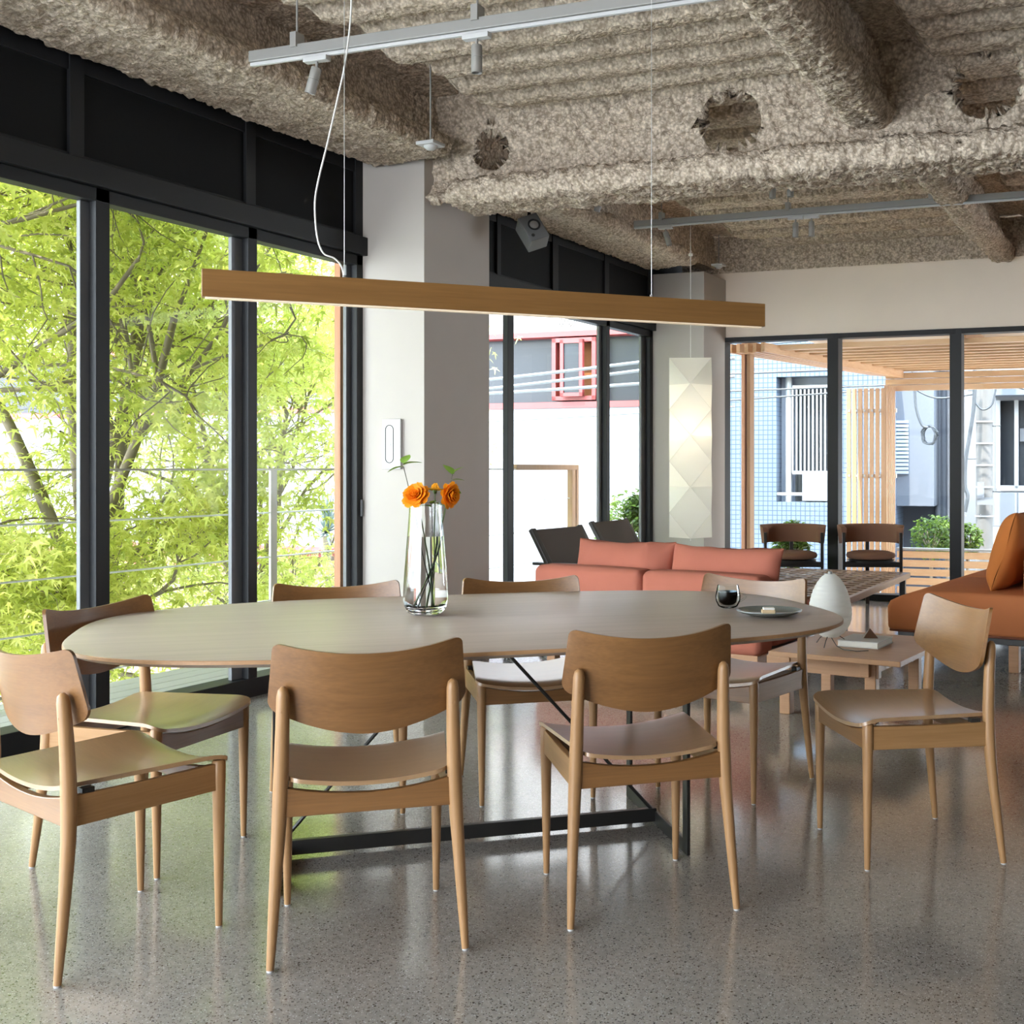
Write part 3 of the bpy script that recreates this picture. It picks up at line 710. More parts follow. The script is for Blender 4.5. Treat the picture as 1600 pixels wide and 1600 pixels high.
# ------------------------------------------------------------------ soft furniture helpers
def soft_block(name, mat, parent, x0, x1, y0, y1, z0, z1, r=.04, puff=.0, M=None, seed=0):
    """upholstered block with rounded edges and slightly swollen faces"""
    n = 10; m = MB()
    def face(fn):
        m.grid([[fn(-1+2*i/n, -1+2*j/n) for j in range(n+1)] for i in range(n+1)])
    cx, cy, cz = (x0+x1)/2, (y0+y1)/2, (z0+z1)/2; hx, hy, hz = (x1-x0)/2, (y1-y0)/2, (z1-z0)/2
    def mp(a, b, c):
        p = Vector((a*hx, b*hy, c*hz)); q = Vector((max(-hx+r, min(hx-r, p.x)), max(-hy+r, min(hy-r, p.y)), max(-hz+r, min(hz-r, p.z))))
        d = p-q
        if d.length > 1e-6: p = q+d.normalized()*r
        p.x += math.copysign(puff, a)*(1-b*b)*(1-c*c)*(abs(a) >= .999); p.y += math.copysign(puff, b)*(1-a*a)*(1-c*c)*(abs(b) >= .999); p.z += math.copysign(puff, c)*(1-b*b)*(1-a*a)*(abs(c) >= .999)
        return (p.x+cx, p.y+cy, p.z+cz)
    g = lambda u: math.copysign(abs(u)**.75, u) if False else u
    # denser samples near the edges
    e = [-1, -.985, -.95, -.9, -.7, -.4, 0, .4, .7, .9, .95, .985, 1]
    def ax(h): return sorted(set([-1, 1]+[k*(1-r/h*f) for k in (-1, 1) for f in (0, .3, .6, 1)]+[-.5, 0, .5]))
    X, Y, Zz = ax(hx), ax(hy), ax(hz)
    for s in (-1, 1):
        m.grid([[mp(a, b, s) for b in Y] for a in X]); m.grid([[mp(a, s, b) for b in Zz] for a in X]); m.grid([[mp(s, a, b) for b in Zz] for a in Y])
    if M is not None: m.v = [tuple(M @ Vector(q)) for q in m.v]
    return m.build(name, mat, parent, smooth=80, merge=1e-4, bevel=0)
def pillow(name, mat, parent, w, h, th, M, seed=0, corner=.03):
    m = MB(); n = 28; rnd = np.random.default_rng(seed)
    def P(sgn):
        G = []
        for i in range(n+1):
            row = []
            for j in range(n+1):
                u = -math.cos(PI*i/n); v = -math.cos(PI*j/n)
                f = (1-abs(u)**3.2)**.55*(1-abs(v)**3.2)**.55
                pinch = 1-.045*(1-u*u)*abs(v)**3-.0
                x = u*w/2*(1-.035*(1-v*v)*abs(u)**4); z = v*h/2*(1-.07*(1-u*u)*abs(v)**4)
                row.append([x, sgn*th/2*f, z])
            G.append(row)
        G = np.array(G); Q = G.reshape(-1, 3)
        e = 1-(1-np.abs(Q[:, 0]/(w/2))**4)*(1-np.abs(Q[:, 2]/(h/2))**4)
        q3 = np.stack([Q[:, 0]*16, Q[:, 2]*5, np.full(len(Q), sgn*3.)], 1)
        Q[:, 2] += (vnoise(q3*.6, seed+5)-.5)*.020*(np.abs(v0:=Q[:, 2]/(h/2))**3)
        Q[:, 1] += sgn*((vnoise(q3, seed)-.5)*.055*np.clip(e, 0, 1)*(1-e*.9)+(vnoise(q3*.4, seed+3)-.5)*.02*(1-e))*2
        return Q.reshape(G.shape)
    a, b = P(-1), P(1); m.grid(a.tolist()); m.grid(b.tolist())
    m.v = [tuple(M @ Vector(q)) for q in m.v]
    o = m.build(name, mat, parent, smooth=80, merge=2e-4)
    rim = [(-math.cos(PI*k/n)*w/2, -1) for k in range(n+1)]
    return o

# ------------------------------------------------------------------ pink sofa seen from behind
s1 = tag(empty('sofa', (-2.850, 6.012, 0), math.radians(-6.7)), 'salmon pink sofa seen from behind between the dining table and the coffee table', 'sofa')
h = .770
soft_block('back_block', SALMON, s1, -h, .0, 0, .19, .19, .628, .045, .008); soft_block('back_block', SALMON, s1, 0.006, h, 0, .19, .19, .628, .045, .008)
soft_block('seat_cushion', SALMON, s1, -h, -.06, .2, .88, .22, .42, .04, .01); soft_block('seat_cushion', SALMON, s1, -.055, h, .2, .88, .22, .42, .04, .01)
for i, (xc, w, dz) in enumerate(((-.290, .70, -.035), (.405, .72, -.045))):
    pillow('back_cushion', SALMON, s1, w, .44, .20, T(xc, .27, .600+dz) @ Matrix.Rotation(math.radians(-14), 4, 'X'), 5+i)
MB().box(-h+.02, h-.02, .02, .86, .135, .195).build('base_frame', SIDE_OAK, s1, bevel=.004)
for x in (-h+.1, h-.1):
    for y in (.08, .8): MB().box(x-.03, x+.03, y-.03, y+.03, 0, .135).build('leg', SIDE_OAK, s1, bevel=.004)

# ------------------------------------------------------------------ rust sofa
s2 = tag(empty('sofa', (-1.66, 7.13, 0), math.radians(-5)), 'rust orange sofa seen from its end, running past the picture edge', 'sofa')
def sofa_seat(name, y0, y1, mat):
    prof = [(0.0, .215), (-.015, .235), (-.018, .36), (0.0, .395), (.07, .43), (.16, .462), (.24, .472), (.9, .472), (.93, .46), (.93, .215)]
    m = MB(); n = len(prof); yy = [y0, y0+.012, y0+.03, y1-.03, y1-.012, y1]; ins = [.03, .010, 0, 0, .010, .03]
    cxp, czp = .45, .345; V = []
    for y, q in zip(yy, ins):
        for x, z in prof:
            kx = 1-q/.46; kz = 1-q/.13; V.append((cxp+(x-cxp)*kx, y, czp+(z-czp)*(kz*.5+.5)))
    F = [(r*n+k, r*n+(k+1) % n, (r+1)*n+(k+1) % n, (r+1)*n+k) for r in range(5) for k in range(n)]+[tuple(range(n)), tuple(range(5*n, 6*n))]
    m.add(V, F); o = m.build(name, mat, s2, smooth=50, bevel=.012, bseg=3); return o
sofa_seat('seat_cushion', 0, 1.06, RUST); sofa_seat('seat_cushion', 1.07, 2.12, RUST)
soft_block('seat_piping', plain('dark_seam', (.16, .05, .025), .9), s2, .0, .93, .002, 2.118, .208, .222, .006)
MB().box(.04, .90, .05, 2.07, .165, .21).build('base_frame', DARK_FRAME, s2, bevel=.004)
for x in (.10, .74):
    for y in (.10, 2.0): MB().box(x-.03, x+.03, y-.03, y+.03, 0, .165).build('leg', SIDE_OAK, s2, bevel=.004)
soft_block('back_block', RUST, s2, .80, 1.00, .02, 1.05, .22, .74, .05, .01); soft_block('back_block', RUST, s2, .80, 1.00, 1.07, 2.10, .22, .74, .05, .01)
CUSHION_RUST = plain('burnt_orange_fabric', (.44, .14, .035), .95, 0, .15, bump=.35, bscale=420, var=.08, vscale=8)
pillow('back_cushion', CUSHION_RUST, s2, .78, .50, .22, T(.66, .55, .71) @ Rz(PI/2) @ Matrix.Rotation(math.radians(17), 4, 'X'), 12)
pillow('back_cushion', RUST, s2, .80, .50, .22, T(.68, 1.50, .71) @ Rz(PI/2) @ Matrix.Rotation(math.radians(15), 4, 'X'), 15)

# ------------------------------------------------------------------ low side table with its things
st = tag(empty('side_table', (-1.47, 5.73, 0), math.radians(-5)), 'low oak side table with a thin square top carrying the egg lamp', 'side table')
MB().prism([(-.33, -.42), (.33, -.42), (.33, .42), (-.33, .42)], .305, .33).build('table_top', SIDE_OAK, st, bevel=.003)
for y in (-.26, .28): MB().box(-.40, .18, y-.022, y+.022, .215, .285).build('rail', SIDE_OAK, st, bevel=.003)
MB().box(.10, .145, -.32, .36, .225, .303).build('rail', SIDE_OAK, st, bevel=.003)
for x, y in ((.14, -.26), (.18, .30), (-.30, -.26), (-.30, .30)): MB().box(x-.028, x+.028, y-.028, y+.028, 0, .304).build('leg', SIDE_OAK, st, bevel=.004)
al = tag(empty('paper_lamp', (-1.605, 5.62, .331)), 'egg shaped ribbed white paper lamp standing on the low side table', 'lamp')
m = MB(); nz = 64; P = []
for k in range(nz+1):
    t_ = k/nz; z = .045+.315*t_; r = .113*math.sin(PI*(t_*.93+.035))**.72*(1.06-.24*t_)*(1-.05*t_)
    r = .110*(max(0., 1-abs((t_-.36)/(.39 if t_ < .36 else .66))**(2 if t_ < .36 else 1.85)))**.55
    r = max(r, .020); r *= 1-.028*abs(math.sin(PI*t_*15))**.7; P.append([(r*math.cos(2*PI*a/40), r*math.sin(2*PI*a/40), z) for a in range(40)])
m.grid(P, close=True).build('paper_shade', PAPER_EGG, al, smooth=60)
MB().lathe([(.023, .355), (.012, .358), (.010, .372), (.001, .374)], 16).build('top_ring', TRACK_GREY, al, smooth=40)
for k in range(3):
    a = 2*PI*k/3+.5; MB().tube([(.03*math.cos(a), .03*math.sin(a), .06), (.075*math.cos(a), .075*math.sin(a), .03), (.10*math.cos(a), .10*math.sin(a), .003)], .0022, 6).build('leg', DARK_FRAME, al, smooth=50)
MB().tube([(0, 0, .05), (.05, -.06, .01), (.10, -.12, .004), (.17, -.14, .004), (.22, -.10, .004)], .0022, 6).build('cord', DARK_FRAME, al, smooth=60)
bk = tag(empty('book', (-1.455, 5.735, .331), math.radians(-4)), 'thick pale book lying on the low side table', 'book')
MB().box(-.105, .105, -.125, .125, .0, .003).build('cover', BOOK_COVER, bk); MB().box(-.101, .101, -.121, .121, .0031, .028).build('pages', BOOK_PAGES, bk)
MB().box(-.105, .105, -.125, .125, .0281, .032).build('cover', BOOK_COVER, bk, bevel=.001)
PYR = plain('pyramid_brown', (.16, .085, .055), .5)
py = MB().add([(-.037, -.037, 0), (.037, -.037, 0), (.037, .037, 0), (-.037, .037, 0), (0, 0, .045)], [(3, 2, 1, 0), (0, 1, 4), (1, 2, 4), (2, 3, 4), (3, 0, 4)]).build('pyramid_ornament', PYR)
py.location = (-1.44, 5.77, .3635); py.rotation_euler = (0, 0, .35); tag(py, 'small brown pyramid ornament standing on the pale book', 'ornament')

# ------------------------------------------------------------------ large coffee table with lattice top under glass
ct = tag(empty('coffee_table', (-2.62, 8.05, 0), math.radians(1)), 'wide low coffee table with a dark wooden lattice under its glass top', 'coffee table')
LAT = wood('walnut_lattice', (.50, .32, .20), (.38, .22, .13), 'X'); RIM = wood('walnut_rim', (.33, .20, .12), (.24, .135, .075), 'Y', rough=.3)
hx_, hy_ = .70, .98
f = MB()
f.box(-hx_, hx_, -hy_, -hy_+.035, .36, .405); f.box(-hx_, hx_, hy_-.035, hy_, .36, .405); f.box(-hx_, -hx_+.035, -hy_, hy_, .36, .405); f.box(hx_-.035, hx_, -hy_, hy_, .36, .405)
f.build('rim', RIM, ct, bevel=.003)
l = MB()
for k in range(1, 14): l.box(-hx_+.03, hx_-.03, -hy_+2*hy_*k/14-.02, -hy_+2*hy_*k/14+.02, .4035, .4065)
for k in range(1, 11): l.box(-hx_+2*hx_*k/11-.018, -hx_+2*hx_*k/11+.018, -hy_+.03, hy_-.03, .4035, .4065)
l.build('lattice', LAT, ct)
MB().box(-hx_+.036, hx_-.036, -hy_+.036, hy_-.036, .396, .403).build('glass_top', SMOKED, ct)
for x in (-.62, .655):
    for y in (-.92, .92): MB().box(x-.02, x+.02, y-.02, y+.02, 0, .36).build('leg', DARK_FRAME, ct, bevel=.003)

# ------------------------------------------------------------------ brown tub chairs by the back window
def tub_chair():
    r = empty('tub_chair')
    # wrap-around back band, opening towards local -Y
    R = .272; tp = []; n = 40
    def band(z0, z1, th, a0, a1, name, mat, flare=0):
        tpp, btt = [], []
        for k in range(n+1):
            a = math.radians(a0+(a1-a0)*k/n); rx = R; 
            x = rx*math.cos(a)*1.0; y = .02+R*.92*math.sin(a)
            e = min(k, n-k)/n; q = (0 if e > .06 else .02*(1-e/.06))
            nx_, ny_ = math.cos(a), math.sin(a)
            tpp.append([(x-nx_*th, y-ny_*th, z1-q), (x-nx_*th*.5, y-ny_*th*.5, z1+.008-q), (x+nx_*flare, y+ny_*flare, z1+.004-q), (x+nx_*flare, y+ny_*flare, z1-.012-q)])
            btt.append([(x-nx_*th, y-ny_*th, z0+q), (x-nx_*th*.6, y-ny_*th*.6, z0+q), (x-nx_*th*.3, y-ny_*th*.3, z0+q), (x, y, z0+q)])
        return MB().sheet(tpp, btt).build(name, mat, r, smooth=60)
    band(.560, .715, .038, -24, 204, 'backrest', CHAIR_BROWN, .018)
    m = MB(); prof = [(.001, .425), (.17, .425), (.205, .435), (.215, .455), (.205, .478), (.16, .492), (.001, .498)]
    m.lathe(prof, 36, T(0, -.0, 0)).build('seat_cushion', CHAIR_BROWN, r, smooth=60)
    MB().lathe([(.001, .395), (.20, .395), (.205, .42), (.001, .42)], 36).build('seat_board', DARK_FRAME, r, smooth=40)
    MB().box(-.24, .24, -.13, -.10, .36, .405).build('front_rail', DARK_FRAME, r, bevel=.004)
    for sx in (-1, 1):
        MB().box(sx*.245-.013, sx*.245+.013, -.13, -.095, 0, .66).build('leg', DARK_FRAME, r, bevel=.003)
    MB().box(-.016, .016, .235, .262, 0, .66).build('leg', DARK_FRAME, r, bevel=.003)
    MB().beam((-.24, -.115, .385), (0, .245, .385), .022, .04).beam((.24, -.115, .385), (0, .245, .385), .022, .04).build('seat_rail', DARK_FRAME, r)
    return r
tcA = tub_chair()
for i, (x, y, lab) in enumerate(((-3.115, 9.73, 'brown tub chair with a wrap-around back, nearer the hanging paper lamp'), (-2.49, 10.0, 'brown tub chair with a wrap-around back, in front of the timber slat screen'))):
    c = tcA if i == 0 else copy_tree(tcA)
    c.location = (x, y, 0); c.rotation_euler = (0, 0, TH-math.radians(4)); tag(c, lab, 'armchair', 'brown tub chairs by the back window')

# ------------------------------------------------------------------ leather sling chairs beside the window (front = local +X)
def sling():
    r = empty('sling_chair')
    for s in (-1, 1):
        y = s*.30
        MB().beam((-.02, y, .80), (.36, y, .16), .035, .055, (0, 1, 0)).build('back_stile', DARK_FRAME, r, bevel=.008)
        MB().box(.0, .62, y-.028, y+.028, .555, .575).build('armrest', DARK_FRAME, r, bevel=.006)
        MB().box(.55, .59, y-.018, y+.018, 0, .556).build('leg', DARK_FRAME, r, bevel=.004)
        MB().beam((.0, y, .0), (.30, y, .30), .035, .04, (0, 1, 0)).build('leg', DARK_FRAME, r, bevel=.004)
    pr = []; bt = []
    for k in range(13):
        t_ = k/12; x = -.005+.36*t_; z = .79-.60*t_; sg = .02*math.sin(PI*t_)
        pr.append([(x+.010-sg*.5, -.28+.56*j/8, z+.006-sg*(1-(j/4-1)**2)) for j in range(9)]); bt.append([(x-.006-sg*.5, -.28+.56*j/8, z-.004-sg*(1-(j/4-1)**2)) for j in range(9)])
    MB().sheet(pr, bt).build('leather_back', LEATHER, r, smooth=50)
    pr = [[(.33+.30*k/8, -.28+.56*j/8, .26+.12*k/8-.015*math.sin(PI*j/8)) for j in range(9)] for k in range(9)]; bt = [[(a, b, c-.012) for a, b, c in row] for row in pr]
    MB().sheet(pr, bt).build('leather_seat', LEATHER, r, smooth=50)
    return r
sl = sling()
for i, (x, y, a, lab) in enumerate(((-4.03, 7.16, -4, 'dark leather sling chair behind the sofa, nearer the column'), (-4.19, 8.30, 0, 'dark leather sling chair behind the sofa, nearer the hanging paper lamp'))):
    c = sl if i == 0 else copy_tree(sl)
    c.location = (x, y, 0); c.rotation_euler = (0, 0, math.radians(a)); tag(c, lab, 'lounge chair', 'leather sling chairs along the window')

# ------------------------------------------------------------------ hanging faceted paper lamp
hl = tag(empty('hanging_paper_lamp', (-3.607, 8.579, 0)), 'tall faceted white paper lantern hanging in the corner', 'lamp')
m = MB(); nr = 8; zt, zb = 2.096, .662; V = []; F = []
for k in range(nr):
    z = zt+(zb-zt)*k/(nr-1)
    for q in range(4):
        a = TH+PI/2*q+(PI/4 if k % 2 == 0 else 0)-.05; r = .235 if k % 2 == 0 else .172
        V.append((r*math.cos(a), r*math.sin(a), z))
for k in range(nr-1):
    for q in range(4):
        a = k*4+q; b = k*4+(q+1) % 4
        if k % 2 == 0: c0, c1 = (k+1)*4+q, (k+1)*4+(q+1) % 4; F += [(a, b, c1), (a, c1, c0)]
        else: c0, c1 = (k+1)*4+q, (k+1)*4+(q+1) % 4; F += [(a, b, c0), (b, c1, c0)]
m.add(V, F)
sh = m.build('paper_shade', PAPER, hl)
# washi folds: thin creased edges
e = MB()
for ed in sh.data.edges:
    a, b = (sh.data.vertices[i].co for i in ed.vertices)
    if abs(a.z-b.z) > .05 : e.tube([a, b], .0014, 5, cap=False)
e.build('fold_edge', plain('washi_fold', (.86, .83, .77), .9), hl)
MB().tube([(0, 0, zb-.03), (0, 0, 3.34)], .0032, 8).build('cord', CABLE_WHITE, hl, smooth=50)
MB().lathe([(.012, 2.93), (.018, 2.935), (.018, 2.95), (.012, 2.955)], 14, None, True).build('cord_hook', CABLE_WHITE, hl, smooth=40)
ld = bpy.data.lights.new('lantern_fill', 'POINT'); ld.energy = .7; ld.color = (1, .86, .68); ld.shadow_soft_size = .05; lo_ = bpy.data.objects.new('lantern_fill', ld); C.objects.link(lo_); lo_.parent = hl; lo_.location = (0, 0, 1.55)  # fill light added inside the lantern to brighten its paper
bulb = MB().lathe([(.001, 1.25), (.03, 1.26), (.04, 1.30), (.03, 1.35), (.001, 1.38)], 16).build('bulb', warm, hl, smooth=50)

# ------------------------------------------------------------------ track lights
def track(name, label, p, q, rods, z):
    r = tag(empty(name, p), label, 'track light rail'); P0 = Vector(p); d = Vector(q)-P0
    MB().beam((0, 0, .03), d+Vector((0, 0, .03)), .035, .045).build('channel', TRACK_GREY, r, bevel=.003)
    MB().beam((0, 0, 0), d, .016, .014).build('rail', WHITE_PLASTIC, r, bevel=.002)
    for u in rods:
        c = d*u
        MB().tube([c+Vector((0, 0, .05)), c+Vector((0, 0, DECK-P0.z+.03))], .004, 8).build('hanger_rod', SPOT_GREY, r)
        MB().beam(c+Vector((0, 0, .04)), c+Vector((0, 0, .10)), .03, .05, (0, 1, 0)).build('bracket', SPOT_GREY, r)
    return r
def spot(p, tilt, az, label, group='small grey track spotlights', arm=True, L=.105):
    r = tag(empty('spotlight', p, az), label, 'spotlight', group)
    MB().box(-.055, .055, -.017, .017, -.012, .008).build('adapter', WHITE_PLASTIC, r, bevel=.002)
    MB().tube([(0.0, 0, -.012), (0.0, 0, -.035)], .006, 8).build('swivel', SPOT_GREY, r, smooth=50)
    M = T(0, 0, -.035) @ Matrix.Rotation(tilt, 4, 'Y')
    MB().lathe([(.001, 0), (.019, 0), (.021, -.004), (.021, -L*.42), (.0198, -L*.43), (.0198, -L*.45), (.021, -L*.46), (.021, -L), (.018, -L), (.017, -L+.02), (.001, -L+.02)], 20, M).build('barrel', SPOT_GREY, r, smooth=40)
    MB().lathe([(.0165, -L+.0195), (.001, -L+.0192)], 20, M).build('lens', DARK, r)
    return r
tk1 = W(-3.455, 3.9); tk1b = W(.6, 3.9)
track('track_rail', 'pale grey lighting track crossing the ceiling above the dining table', (tk1.x, tk1.y, 2.868), (tk1b.x, tk1b.y, 2.868), (.055, .255, .62, .95), 0)
for px_, py_, tl, lab in ((495, 92, .32, 'grey spotlight tilted towards the windows, nearest the track end'), (745, 55, .0, 'grey spotlight pointing straight down on the front ceiling track')):
    p = px_at_y(px_, py_, 3.9); spot((p.x, p.y, 2.855), tl, E2, lab)
tk2 = W(-3.765, 8.2); tk2b = W(.6, 8.2)
track('track_rail', 'pale grey lighting track in front of the back wall', (tk2.x, tk2.y, 3.035), (tk2b.x, tk2b.y, 3.035), (.05, .27, .50, .82), 0)
for px_, tl, lab in ((1040, -.3, 'grey spotlight tilted sideways at the start of the rear track'), (1243, 0., 'grey spotlight on the rear track, first of the close pair'), (1268, 0., 'grey spotlight on the rear track, second of the close pair')):
    p = px_at_y(px_, 345, 8.2); spot((p.x, p.y, 3.022), tl, E2, lab)
tk3 = W(-3.6, 7.05); tk3b = W(.6, 7.05)
track('track_rail', 'lighting track hidden behind the deep cross beam', (tk3.x, tk3.y, 3.055), (tk3b.x, tk3b.y, 3.055), (.05, .5, .95), 0)
for px_, tl, lab in ((940, .35, 'grey spotlight tilted out from under the cross beam beside the speaker'), (1207, 0., 'grey spotlight hanging just below the cross beam, first of two'), (1235, 0., 'grey spotlight hanging just below the cross beam, second of two')):
    p = px_at_y(px_, 285, 7.05); spot((p.x, p.y, 3.042), tl, E2, lab)

# ------------------------------------------------------------------ small ceiling and wall devices
def pend_sensor(p, label):
    r = tag(empty('emergency_light', p), label, 'emergency light')
    MB().box(-.055, .055, -.055, .055, .0, .018).build('housing', WHITE_PLASTIC, r, bevel=.004)
    MB().lathe([(.001, -.022), (.02, -.02), (.034, -.008), (.036, .0), (.001, .0)], 20).build('lens_dome', WHITE_PLASTIC, r, smooth=50)
    MB().tube([(0, 0, .018), (0, 0, DECK-p[2]+.02)], .0045, 8).build('rod', TRACK_GREY, r)
pend_sensor((-3.56, 4.97, 2.90), 'small white square ceiling light on a rod above the column')
pend_sensor((-3.90, 9.95, 3.09), 'small white square ceiling light on a rod above the back corner')
sp_ = px_at_y(834, 354, 6.75)
r = tag(empty('speaker', (sp_.x, sp_.y, sp_.z), TH+.25), 'grey box speaker with a round driver mounted high under the beam', 'speaker')
Ms = Matrix.Rotation(math.radians(-24), 4, 'X') @ Matrix.Rotation(math.radians(-24), 4, 'Y')
MB().box(-.068, .068, 0, .13, -.095, .095, Ms).build('cabinet', plain('speaker_grey', (.13, .13, .13), .5), r, bevel=.006)
DRV = Ms @ T(.008, -.001, .012) @ Matrix.Rotation(PI/2, 4, 'X')
MB().lathe([(.041, 0), (.041, .006), (.034, .006), (.030, .0)], 28, DRV).build('driver_ring', DARK, r, smooth=40); MB().lathe([(.001, .001), (.029, .001), (.029, .003), (.001, .009)], 28, DRV).build('driver_cone', TRACK_GREY, r, smooth=50)
MB().lathe([(.001, .0), (.011, .0), (.011, .003), (.001, .003)], 16, Ms @ T(-.035, -.001, -.058) @ Matrix.Rotation(PI/2, 4, 'X')).build('port', DARK, r)
MB().tube([tuple(Ms @ Vector((0, .12, .05))), (0.02, .2, .36)], .012, 8).build('bracket', DARK_FRAME, r)
r = tag(empty('wall_intercom', (-4.283, 5.604, 1.364), E2), 'white wall panel with an oval outline mounted on the column', 'wall panel')
MB().box(-.064, .064, -.024, 0, -.15, .15).build('body', WHITE_PLASTIC, r, bevel=.004)
def oval(w, h, n=12): return [(w*math.cos(2*PI*k/n/2-PI/2 if False else PI*k/n)*1.0, (h-w)+w*math.sin(PI*k/n)) for k in range(n+1)]+[(-w*math.cos(PI*k/n), -(h-w)-w*math.sin(PI*k/n)) for k in range(n+1)]
pts = [(-.012+x, -.0245, z) for x, z in oval(.027, .112)]; MB().tube(pts+[pts[0]], .0024, 6, False).build('oval_trim', DARK_FRAME, r)
MB().lathe([(.001, 0), (.012, 0), (.012, .003), (.001, .003)], 16, T(-.012, -.024, 0) @ Matrix.Rotation(PI/2, 4, 'X')).build('button', WHITE_PLASTIC, r)

# ------------------------------------------------------------------ balcony
DECK_BOARD = plain('pale_deck_boards', (.48, .46, .43), .7, 0, .3, var=.12, vscale=3)
bf = MB()
for k in range(8): bf.box(XW-.16-.145*(k+1)+.006, XW-.16-.145*k, FY, 11.6, -.10, -.06)
struct(bf.build('balcony_floor', DECK_BOARD), 'pale grey boards of the narrow balcony')
rl = tag(empty('balcony_railing', (-5.62, 6.0, -.06)), 'slim balcony railing with a thin top rail and tension cables', 'railing')
for y in (-4.3, -2.2, -.15, 1.9, 3.93, 6.035, 8.17): MB().box(-.010, .010, y-6-.030, y-6+.030, -.2, 1.265).build('post', PALE_POST, rl, bevel=.002)
MB().box(-.022, .022, -9.5, 3.2, 1.265, 1.277).build('top_rail', PALE_POST, rl)
for z in (.978, .677, .383, .12): MB().tube([(0, -9.5, z), (0, 4.3, z)], .0055, 8).build('cable', CABLE_STEEL, rl)
fr = MB(); fr.box(-.03, .03, 3.15, 4.36, 1.262, 1.315); fr.box(-.03, .03, 4.22, 4.29, -.2, 1.262); fr.box(-.03, .03, 4.315, 4.36, -.2, 1.262)
fr.build('timber_end_frame', PINE_Z, rl, bevel=.003)
cb = MB().box(XW-.16, XW-.115, ys(530.5, XW-.12), ys(539, XW-.12), -.06, 3.0).build('timber_fin', wood('cedar_fin', (.56, .27, .15), (.42, .18, .09), 'Z', freq=.5)); tag(cb, 'reddish timber upright fin outside the last window bay before the column', 'timber fin')
cb2 = MB().box(XW-.26, XW-.19, 6.93, 6.97, -.06, 3.0).build('timber_fin', PINE_Z); tag(cb2, 'pale timber upright fin outside the window just past the column', 'timber fin')

# ------------------------------------------------------------------ street level
GZ = -3.0
ROAD = plain('bright_street', (.55, .54, .53), .9, 0, .2, var=.08, vscale=.6)
struct(MB().box(-60, 40, -30, 70, GZ-.2, GZ).build('street', ROAD), 'bright sunlit street and forecourt below')

def leaf_poly(star=True):
    pts = []; lobes = [(-115, .42), (-62, .74), (0, 1.0), (62, .74), (115, .42)]
    pts.append((0, -.10))
    for i, (a, L) in enumerate(lobes):
        r = math.radians(a); pts.append((math.sin(r)*L*.62-.0, math.cos(r)*L*.62)) if False else None
        pts.append((math.sin(r-.17)*L*.50, math.cos(r-.17)*L*.50)); pts.append((math.sin(r)*L, math.cos(r)*L)); pts.append((math.sin(r+.17)*L*.50, math.cos(r+.17)*L*.50))
        if i < 4:
            r2 = math.radians((a+lobes[i+1][0])/2); pts.append((math.sin(r2)*.20, math.cos(r2)*.20))
    return np.array([p for p in pts if p])
LP = leaf_poly(); LP5 = np.array([(0, -.1), (.32, .10), (.22, .42), (0, 1.0), (-.22, .42), (-.32, .10)])
def leaves_mesh(name, cen, size, droop, mat, parent, rng, poly=LP):
    """one mesh of many leaves: random yaw, tip drooping outward"""
    n = len(cen); k = len(poly)
    yaw = rng.uniform(0, 2*PI, n); pit = rng.normal(droop, .38, n); rol = rng.normal(0, .4, n); s = size*rng.uniform(.65, 1.25, n)
    x = poly[None, :, 0]*s[:, None]; y = poly[None, :, 1]*s[:, None]; z = -(.25*(poly[None, :, 1]**2)+.15*np.abs(poly[None, :, 0]))*s[:, None]
    cr_, sr_ = np.cos(rol)[:, None], np.sin(rol)[:, None]; x, z = x*cr_+z*sr_, -x*sr_+z*cr_
    cp, sp__ = np.cos(pit)[:, None], np.sin(pit)[:, None]; y, z = y*cp+z*sp__, -y*sp__+z*cp
    cyw, syw = np.cos(yaw)[:, None], np.sin(yaw)[:, None]; x, y = x*cyw-y*syw, x*syw+y*cyw
    V = np.stack([x+cen[:, 0:1], y+cen[:, 1:2], z+cen[:, 2:3]], -1).reshape(-1, 3)
    me = bpy.data.meshes.new(name); me.vertices.add(n*k); me.vertices.foreach_set('co', V.ravel().astype(np.float32))
    me.loops.add(n*k); me.loops.foreach_set('vertex_index', np.arange(n*k, dtype=np.int32)); me.polygons.add(n)
    me.polygons.foreach_set('loop_start', np.arange(0, n*k, k, dtype=np.int32)); me.update(calc_edges=True); me.validate()
    me.materials.append(mat); o = bpy.data.objects.new(name, me); C.objects.link(o); o.parent = parent; return o

